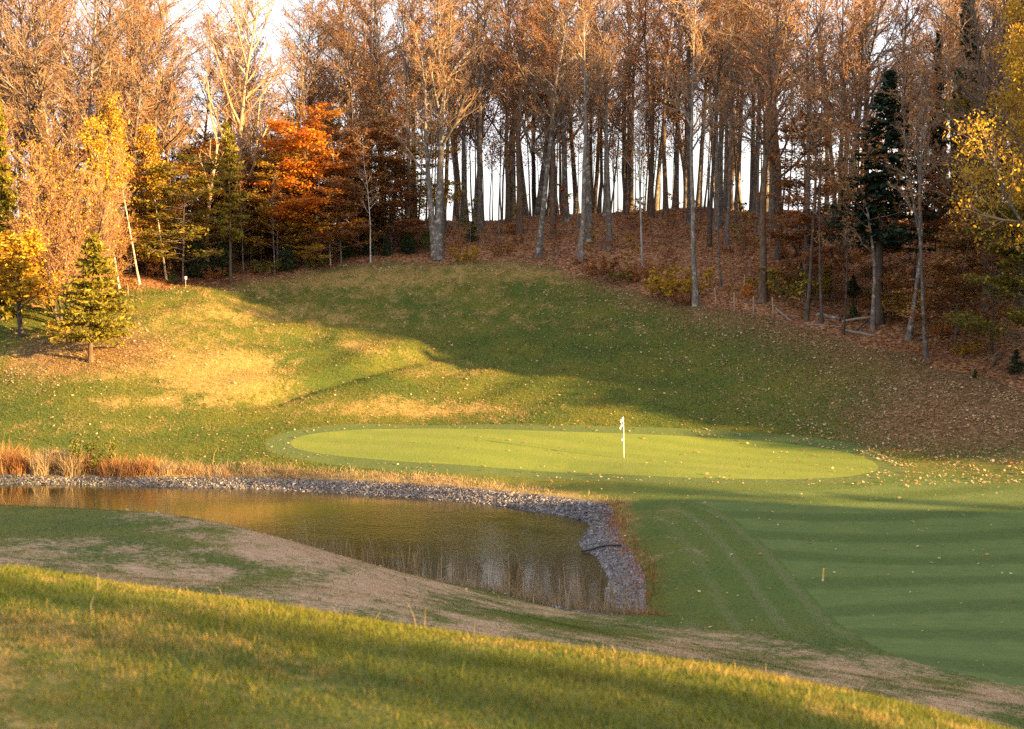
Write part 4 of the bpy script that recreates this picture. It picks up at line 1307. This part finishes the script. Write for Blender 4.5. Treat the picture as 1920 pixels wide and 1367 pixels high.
LW = {'leaf_rust': 'rust', 'leaf_copper': 'copper', 'leaf_orange': 'orange', 'leaf_gold': 'yellow', 'leaf_olive': 'olive'}
for o, lf, wd in small:
    later(o, LW[str(lf)] + ' leaved ' + wd + ' on the litter')
UL = [('layered_tree_a', 'leaf_copper', 'coppery'), ('layered_tree_b', 'leaf_gold', 'golden'), ('layered_tree_b', 'leaf_gold', 'golden'), ('layered_tree_a', 'leaf_olive', 'olive green'),
      ('layered_tree_b', 'leaf_rust', 'rusty'), ('layered_tree_a', 'leaf_olive', 'olive green'), ('maple', 'leaf_green', 'green'), ('layered_tree_b', 'leaf_olive', 'olive green')]
rs = np.random.default_rng(78)
placed = []
tries = 0
while len(placed) < 36 and tries < 3000:
    tries += 1
    y_ = rs.uniform(105, 142); x_ = rs.uniform(-.31, -.065) * y_
    d_, _, side_ = seg_dist(np.array([x_]), np.array([y_]), edge_w)
    if side_[0] < 0 or d_[0] < 2.5 or d_[0] > 17 or any((x_ - a) ** 2 + (y_ - b) ** 2 < 4.5 for a, b in placed):
        continue
    placed.append((x_, y_))
    key_, lf, word = UL[rs.integers(0, len(UL))]
    o = plant('understory_tree', key_, x_, y_, 'x', 'tree', 'leafy young trees filling the left wood edge', h=rs.uniform(5.5, 10.5), leafm=lf)
    later(o, word + ' leaved young tree')
tries = 0
placed = []
while len(placed) < 4 and tries < 3000:
    tries += 1
    y_ = rs.uniform(98, 140); x_ = rs.uniform(.20, .37) * y_
    d_, _, side_ = seg_dist(np.array([x_]), np.array([y_]), edge_w)
    if side_[0] < 0 or d_[0] < 9 or any((x_ - a) ** 2 + (y_ - b) ** 2 < 6 for a, b in placed):
        continue
    placed.append((x_, y_))
    key_, lf, word = UL[rs.integers(0, len(UL))]
    if lf == 'leaf_gold' or lf == 'leaf_green':
        lf, word = 'leaf_rust', 'rusty'
    o = plant('understory_tree', key_, x_, y_, 'x', 'tree', 'leafy young trees in the shaded right wood', h=rs.uniform(4.5, 9), leafm=lf)
    later(o, word + ' leaved young tree')

# ---------------------------------------------------------------- the wood: every further trunk
BARK = {'bark': 'grey', 'bark_pale': 'pale blotched', 'bark_dark': 'dark', 'bark_brown': 'brown'}
KB = {'hardwood_a': 'grey', 'hardwood_b': 'pale', 'hardwood_c': 'slim grey', 'hardwood_d': 'dark', 'hardwood_e': 'brown', 'pole_tree_a': 'grey', 'pole_tree_b': 'pale'}
placed = [(o.location.x, o.location.y) for o in bpy.data.objects if o.get('category') == 'tree' and not o.name.startswith('understory')]


def fill(n, keys, y0, y1, md, group, what, hfac):
    cnt = tries = 0
    while cnt < n and tries < 9000:
        tries += 1
        y_ = rs.uniform(y0, y1)
        x_ = rs.uniform(-.375, .40) * y_
        d_, _, side_ = seg_dist(np.array([x_]), np.array([y_]), edge_w)
        if side_[0] < 0 or d_[0] < 2.0:
            continue
        front = d_[0] < 15 and -8 < x_ < 24
        if front and rs.random() < .85:
            continue
        m_ = md if not front else max(md, 2.6)
        if any((x_ - a) ** 2 + (y_ - b) ** 2 < m_ * m_ for a, b in placed):
            continue
        placed.append((x_, y_))
        kk = keys[rs.integers(0, len(keys))]
        px_ = float(to_px(x_, y_, 14.0)[0])
        h_ = PROTO[kk]['h'] * rs.uniform(.88, 1.08)
        if not kk.startswith('pole'):
            if 280 < px_ < 660:
                h_ *= .86
            elif px_ > 700:
                h_ *= 1.06
        if (x_ < -8 or x_ > 22) and y_ > 146 or (x_ < -20 and (y_ > 138 or rs.random() < .2)) or (1585 < px_ < 1695 and y_ < 112) or (520 < px_ < 640 and y_ < 122):
            continue
        if x_ > 22 and rs.random() < .4:
            continue
        crest = y_ > 127
        o = plant('pole_tree' if kk.startswith('pole') else 'hardwood_tree', kk, x_, y_, 'x', 'tree', group, h=h_ * hfac, leafm='leaf_copper' if rs.random() < .2 else None,
                  tilt=(rs.normal(0, .025), rs.normal(0, .025)))
        later(o, KB[kk] + what + (' on the crest' if crest else ' below the crest'))
        cnt += 1


fill(150, ['hardwood_a', 'hardwood_b', 'hardwood_c', 'hardwood_d', 'hardwood_e', 'hardwood_c', 'hardwood_a'], 95, 158, 2.1, 'bare hardwoods of the hilltop wood', ' barked bare hardwood', 1)
fill(180, ['pole_tree_a', 'pole_tree_a', 'pole_tree_b'], 95, 160, 1.25, 'thin trees between the larger trunks', ' thin bare tree', 1)
fill(45, ['pole_tree_a', 'pole_tree_b'], 128, 152, .9, 'thin trees between the larger trunks', ' thin bare tree', 1)
for (what, sect), lst in pending.items():
    lst.sort(key=lambda t: t[0])
    for i, (_, o) in enumerate(lst):
        o['label'] = what + ' ' + sect + ((', ' + ORD[min(i, len(ORD) - 1)]) if len(lst) > 1 else '')

# the wood carries on out of the picture to the right, along the same edge: low leafy trees in front, tall spruces behind
TE = math.tan(SUN_EL)
for u_, v_, key_, wd, ws in [(75.0, 6.6, 'maple', 1.25, (2, 14, 27, 38)), (77.4, 11.0, 'maple', 1.15, (0, 9, 20, 33)), (79.2, 16.0, 'tall_spruce', 1.1, (4, 13, 24, 34)),
                             (81.6, 23.5, 'tall_spruce', .95, (2, 11, 20, 31)), (84.6, 31.0, 'tall_spruce', .9, (3, 12, 22, 33)), (88, 32, 'tall_spruce', 1, (4, 15, 27)),
                             (91.6, 33, 'tall_spruce', 1, (4, 17, 31)), (95, 34.5, 'tall_spruce', 1, (4, 17, 31)), (98.6, 37, 'tall_spruce', 1, (4, 17, 31)), (102, 36, 'tall_spruce', 1, (4, 17, 31)),
                             (106, 37, 'tall_spruce', 1, (4, 17, 31)), (110, 37, 'tall_spruce', 1, (4, 17)), (114, 37, 'tall_spruce', 1, (4, 17)), (118, 37, 'tall_spruce', 1, (4, 17)), (122, 37, 'tall_spruce', 1, (4, 17))]:
    for w_ in ws:
        uu = u_ + 3.5 + rs.uniform(-.6, .6); ww = w_ + rs.uniform(-2, 2)
        x_ = SH[0] * ww + (-SH[1]) * uu
        y_ = SH[1] * ww + SH[0] * uu
        if x_ < y_ * .40 + 3:
            continue
        h_ = min(v_ + ww * TE - float(H(np.array([x_]), np.array([y_]))[0]) + rs.uniform(-.7, .7), 31)
        if h_ < 2.5:
            continue
        if key_ == 'maple':
            plant('understory_tree', 'maple', x_, y_, 'low leafy tree at the edge of the wood right of the fairway', 'tree', 'low trees of the wood right of the fairway', h=h_, sxy=wd, leafm='leaf_olive')
        else:
            plant('spruce_tree', 'tall_spruce', x_, y_, 'tall dark spruce of the wood that continues right of the fairway', 'tree', 'spruces of the wood right of the fairway', h=h_, sxy=wd)
for u_, h_ in [(47, 2.5), (51.5, 4.0), (55, 3.0), (58.5, 3.6), (61.5, 2.6), (64, 2.2)]:  # unseen bushy trees added to break up the ridge's straight shadow edge
    plant('understory_tree', 'maple', SH[0] * 40 + (-SH[1]) * u_, SH[1] * 40 + SH[0] * u_, 'small unseen bushy tree added on the right ridge to soften its shadow edge', 'tree', 'added shade trees on the ridge to the right', h=h_, rz=u_, leafm='leaf_olive', sxy=1.3)

# unseen scrub added on the right ridge to throw thin shade across the nearest knoll
for u_, w_, h_ in [(-3.5, 37, 5.5), (.5, 41, 4.5), (3.4, 38, 5.0), (6.1, 42, 3.6)]:
    plant('scrub', 'twiggy_thicket', SH[0] * w_ + (-SH[1]) * u_, SH[1] * w_ + SH[0] * u_, 'unseen bare scrub added on the right ridge for its shade', 'tree', 'added shade scrub on the ridge to the right', h=h_, rz=u_)

# ---------------------------------------------------------------- small things
def ground_z(x, y):
    return float(H(np.array([x]), np.array([y]))[0])


def tube_obj(name, pts, rad, mat, parent=None, sides=8, loc=(0, 0, 0)):
    g = Geo()
    p = np.array(pts, float)[None]
    rd = np.broadcast_to(np.asarray(rad, float), (len(pts),))[None]
    tubes(g, p, rd, sides, 0, cap=True)
    return link(name, g.mesh(name, [mat]), parent, loc)


def cloth_strip(name, mat, parent, w, h, hang, seed, thick=.004):
    """a limp pennant: a folded sheet with real thickness"""
    rr_ = np.random.default_rng(seed)
    nu, nv = 9, 7
    u = np.linspace(0, 1, nu)[:, None]; v = np.linspace(0, 1, nv)[None, :]
    X = -(w * u * (.55 + .35 * (1 - v))) + 0 * v
    Y = .05 * np.sin(u * 9 + v * 2 + seed) * u
    Z = -h * v * (1 - .1 * u) - hang * u ** 1.5
    A = np.stack([X, Y, Z], -1).reshape(-1, 3)
    B = A + np.array([0, thick, 0])
    i = np.arange(nu * nv).reshape(nu, nv)
    q = np.stack([i[:-1, :-1], i[1:, :-1], i[1:, 1:], i[:-1, 1:]], -1).reshape(-1, 4)
    rim = np.concatenate([i[0, :], i[1:, -1], i[-1, -2::-1], i[-2:0:-1, 0]])
    m = nu * nv
    rimq = np.stack([rim, np.roll(rim, -1), np.roll(rim, -1) + m, rim + m], -1)
    return link(name, mesh_np(name, np.concatenate([A, B]), [q[:, ::-1], q + m, rimq], [mat]), parent)


fx, fy = hit(1170, 859, y0=60)[0]
fz = ground_z(fx, fy)
fl = bpy.data.objects.new('flagstick', None); COL.objects.link(fl); fl.location = (fx, fy, fz)
fl.rotation_euler = (0, -.022, 0)
tag(fl, 'thin white flagstick with limp white flag standing in the putting green', 'flagstick')
tube_obj('pole', [(0, 0, -.12), (0, 0, .7), (0, 0, 1.4), (0, 0, 2.13)], [.024, .024, .022, .020], M['white'], fl)
f1 = cloth_strip('flag', M['cloth'], fl, .16, .24, .22, 3); f1.location = (-.018, 0, 2.11)
f2 = cloth_strip('flag_tail', M['cloth'], fl, .20, .10, .26, 5); f2.location = (-.02, .01, 1.80)
f3 = cloth_strip('flag_band', M['cloth_red'], fl, .10, .09, .04, 4); f3.location = (-.02, -.004, 1.87)
g = Geo()
tubes(g, np.array([[(-.15, 0, .90), (-.10, 0, .925), (-.03, 0, .965), (.012, 0, .985)]]), np.array([[.012, .055, .06, .035]]), 8, 0, True)
link('hole_marker', g.mesh('hole_marker', [M['white']]), fl)
g = Geo()
tubes(g, np.array([[(0, 0, -.10), (0, 0, .006)]]), np.array([[.054, .054]]), 14, 0, False)
link('cup', g.mesh('cup', [M['dark']]), fl)

sx_, sy_ = hit(1543, 1089, y0=22)[0]
sz_ = ground_z(sx_, sy_)
st = bpy.data.objects.new('hazard_stake', None); COL.objects.link(st); st.location = (sx_, sy_, sz_); st.rotation_euler = (.0, .06, .3)
tag(st, 'short yellow painted stake leaning slightly on the fairway edge', 'stake')


def square_post(name, w, h, mat, parent, z0=-.1, tip=.6):
    g = Geo()
    tubes(g, np.array([[(0, 0, z0), (0, 0, h * .5), (0, 0, h - w), (0, 0, h)]]), np.array([[w, w, w, w * tip]]), 4, 0, True)
    return link(name, g.mesh(name, [mat], False), parent)


square_post('post', .032, .41, M['yellow'], st)
square_post('ferrule', .044, .05, M['white'], st, -.02, .9)

mx_, my_ = hit(348, 538, y0=80)[0]
mp = bpy.data.objects.new('marker_post', None); COL.objects.link(mp); mp.location = (mx_, my_, ground_z(mx_, my_))
tag(mp, 'thin post with a small white box on top at the wood edge', 'post')
square_post('post', .03, .62, M['wood'], mp)
hb = Geo()
tubes(hb, np.array([[(0, 0, .56), (0, 0, .58), (0, 0, .76), (0, 0, .79)]]), np.array([[.08, .11, .11, .07]]), 4, 0, True)
link('white_box', hb.mesh('white_box', [M['white']], False), mp)

wx_, wy_ = hit(240, 556, y0=80)[0]
o = tube_obj('stick', [(0, 0, -.1), (.01, 0, .45), (-.02, 0, .98)], [.03, .028, .022], M['wood'])
o.location = (wx_, wy_, ground_z(wx_, wy_))
tag(o, 'thin upright stick in the grass right of the young spruce', 'stick')

for i, (px, ty, by, lb) in enumerate([(1342, 540, 577, 'leftmost of the cut stakes, grey brown and leaning left'), (1377, 548, 587, 'pale cut stake second from the left in the row'),
                                      (1395, 516, 555, 'tall pale stake standing behind the row, further up the slope'), (1413, 556, 595, 'pale stake just left of the leaning dark trunk'),
                                      (1449, 557, 597, 'rightmost pale stake beside a sloping log')]):
    x_, y_ = hit(px, by, y0=70)[0]
    hh_ = (by - ty) * y_ / F_PX
    lean_ = [-.10, -.03, .05, -.02, -.05][i]
    o = tube_obj('wooden_stake', [(0, 0, -.15), (.01, .0, hh_ * .4), (lean_ * .6, .01, hh_ * .8), (lean_, 0, hh_)], [.065, .06, .052, .042], M['wood'])
    o.location = (x_, y_, ground_z(x_, y_))
    tag(o, lb, 'stake', 'cut stakes at the grass edge')


def log_px(a, b, ra, rb, label, name='fallen_log', mat='log', lift=(0, 0), bend=.06, cat='log'):
    (xa, ya), (xb, yb) = hit(a[0], a[1], y0=60)[0], hit(b[0], b[1], y0=60)[0]
    pa = np.array([xa, ya, ground_z(xa, ya) + ra * .6 + lift[0]]); pb = np.array([xb, yb, ground_z(xb, yb) + rb * .6 + lift[1]])
    ts = np.linspace(0, 1, 7)
    rg = np.random.default_rng(int(a[0] * 7 + a[1]))
    pts = pa + (pb - pa) * ts[:, None] + rg.normal(0, bend, (7, 3)) * np.array([1, 1, .35])
    rad = np.linspace(ra, rb, 7) * (1 + rg.normal(0, .08, 7))
    o = tube_obj(name, pts - pa, rad, M[mat], None, 8)
    o.location = pa
    return tag(o, label, cat)


log_px((1452, 579), (1486, 603), .10, .06, 'grey split log lying downhill beside the rightmost stake')
log_px((1514, 609), (1580, 615), .07, .05, 'thin dark log lying at the grass edge before the pile')
log_px((1578, 610), (1636, 605), .08, .10, 'long pale barkless log topmost of the pile', mat='wood', lift=(.22, .3), bend=.03)
log_px((1532, 592), (1573, 601), .14, .11, 'lichen covered log chunk behind the pile', mat='bark_pale')
log_px((1600, 628), (1626, 609), .05, .06, 'dark branch propped across the pile', mat='bark_dark', lift=(0, .25))
log_px((1586, 622), (1638, 631), .10, .08, 'grey log lowest in front of the crooked trunk')
log_px((1614, 618), (1632, 607), .045, .05, 'short pale branch leaning on the pile', mat='wood', lift=(0, .2))
log_px((1718, 641), (1798, 625), .09, .06, 'long dark log on the litter under the copper beech', mat='bark_dark')
log_px((1843, 677), (1874, 661), .08, .06, 'grey log among the litter near the dark wood edge')
log_px((1858, 690), (1876, 670), .09, .07, 'mossy dark log beside the black green young spruce', mat='bark_dark')
log_px((1014, 499), (1036, 483), .04, .03, 'thin pale branch fallen before the blotched trunk, left one of two', 'fallen_branch', 'wood', (0, .25), cat='branch')
log_px((1034, 498), (1053, 474), .04, .03, 'thin grey branch fallen before the blotched trunk, right one of two', 'fallen_branch', 'log', (0, .35), cat='branch')
log_px((1302, 565), (1322, 578), .05, .03, 'short branch at the foot of the kinked grey trunk', 'fallen_branch', 'log', cat='branch')
log_px((575, 475), (640, 486), .05, .04, 'pale dead stem leaning under the orange red maple', 'fallen_branch', 'log', (.6, .1), cat='branch')

# black drain pipe running down the gravel into the pond
pp = []
for px, py in [(1164, 1026), (1150, 1025), (1136, 1026), (1122, 1029), (1108, 1034), (1096, 1040), (1090, 1043)]:
    x_, y_ = hit(px, py, y0=40)[0]
    pp.append((x_, y_, max(ground_z(x_, y_), .0) + .07))
pp = np.array(pp)
o = tube_obj('drain_pipe', pp - pp[0], .038, M['rubber'], None, 10)
o.location = pp[0]
tag(o, 'black plastic drain pipe curving down the gravel bank into the pond', 'pipe')

# big clumps of russet grass on the far bank at the left
rg = np.random.default_rng(9)
for px, py, h_, w_, lb, mt in [(8, 886, 1.5, .9, 'tall russet grass clump at the left end of the far bank', 'dead_grass_red'), (36, 888, 1.35, .8, 'rust brown grass clump second from the left on the far bank', 'dead_grass_red'),
                               (75, 891, 1.25, .7, 'straw coloured grass clump with tall seed stalks near left end of the far bank', 'dead_grass'), (105, 886, 1.3, .6, 'thin tall grass clump left of the leafy green shrub', 'dead_grass'),
                               (133, 893, 1.35, .8, 'bright straw grass clump just left of the leafy green shrub', 'dead_grass'), (160, 886, .9, .6, 'dense russet clump right beside the leafy green shrub', 'dead_grass_red'),
                               (205, 892, .9, .9, 'arching russet clump hanging over the gravel right of the green shrub', 'dead_grass_red'), (240, 893, .9, 1.0, 'widest arching clump of reddish grass over the gravel', 'dead_grass_red'),
                               (275, 890, .95, .8, 'clump of reddish grass with a taller back, rightmost of the big clumps', 'dead_grass_red'), (310, 890, .7, .7, 'lower straw clump where the grass strip begins', 'dead_grass')]:
    x_, y_ = hit(px, py, y0=60)[0]
    y_ += .2
    n = 520
    a_ = rg.uniform(0, 6.28, n); q_ = np.sqrt(rg.random(n)) * w_ * .75
    ex, ey = np.cos(a_) * q_, np.sin(a_) * q_ * .7
    ez = H(x_ + ex, y_ + ey) - ground_z(x_, y_)
    hh = 1.15 * h_ * rg.uniform(.2, 1.0, n) * (1 + .35 * (rg.random(n) > .95))
    ob = blades('grass_clump', ex, ey, ez - .03, hh, rg.uniform(.014, .03, n), rg.uniform(.05, .75, n), M[mt], lb, 'grass clump', False, segs=3, r=rg, kind=None)
    ob.location = (x_, y_, ground_z(x_, y_))
    ob['group'] = 'grass clumps on the far bank'

# a few tall stalks on the nearest knoll
n = 46
x = rg.uniform(-4.5, 3.6, n); y = 9.2 + rg.uniform(-1.5, 2.0, n) - .12 * x
x[:2], y[:2] = (-.66, -.60), (10.1, 10.1)
blades('knoll_stalks', x, y, H(x, y) - .01, np.where(np.arange(n) < 2, .24, rg.uniform(.07, .16, n)), .006 + 0 * x, rg.uniform(.1, .6, n), M['dead_grass'], 'few taller dry stalks on the brow of the nearest knoll', 'grass', False, segs=3, r=rg)
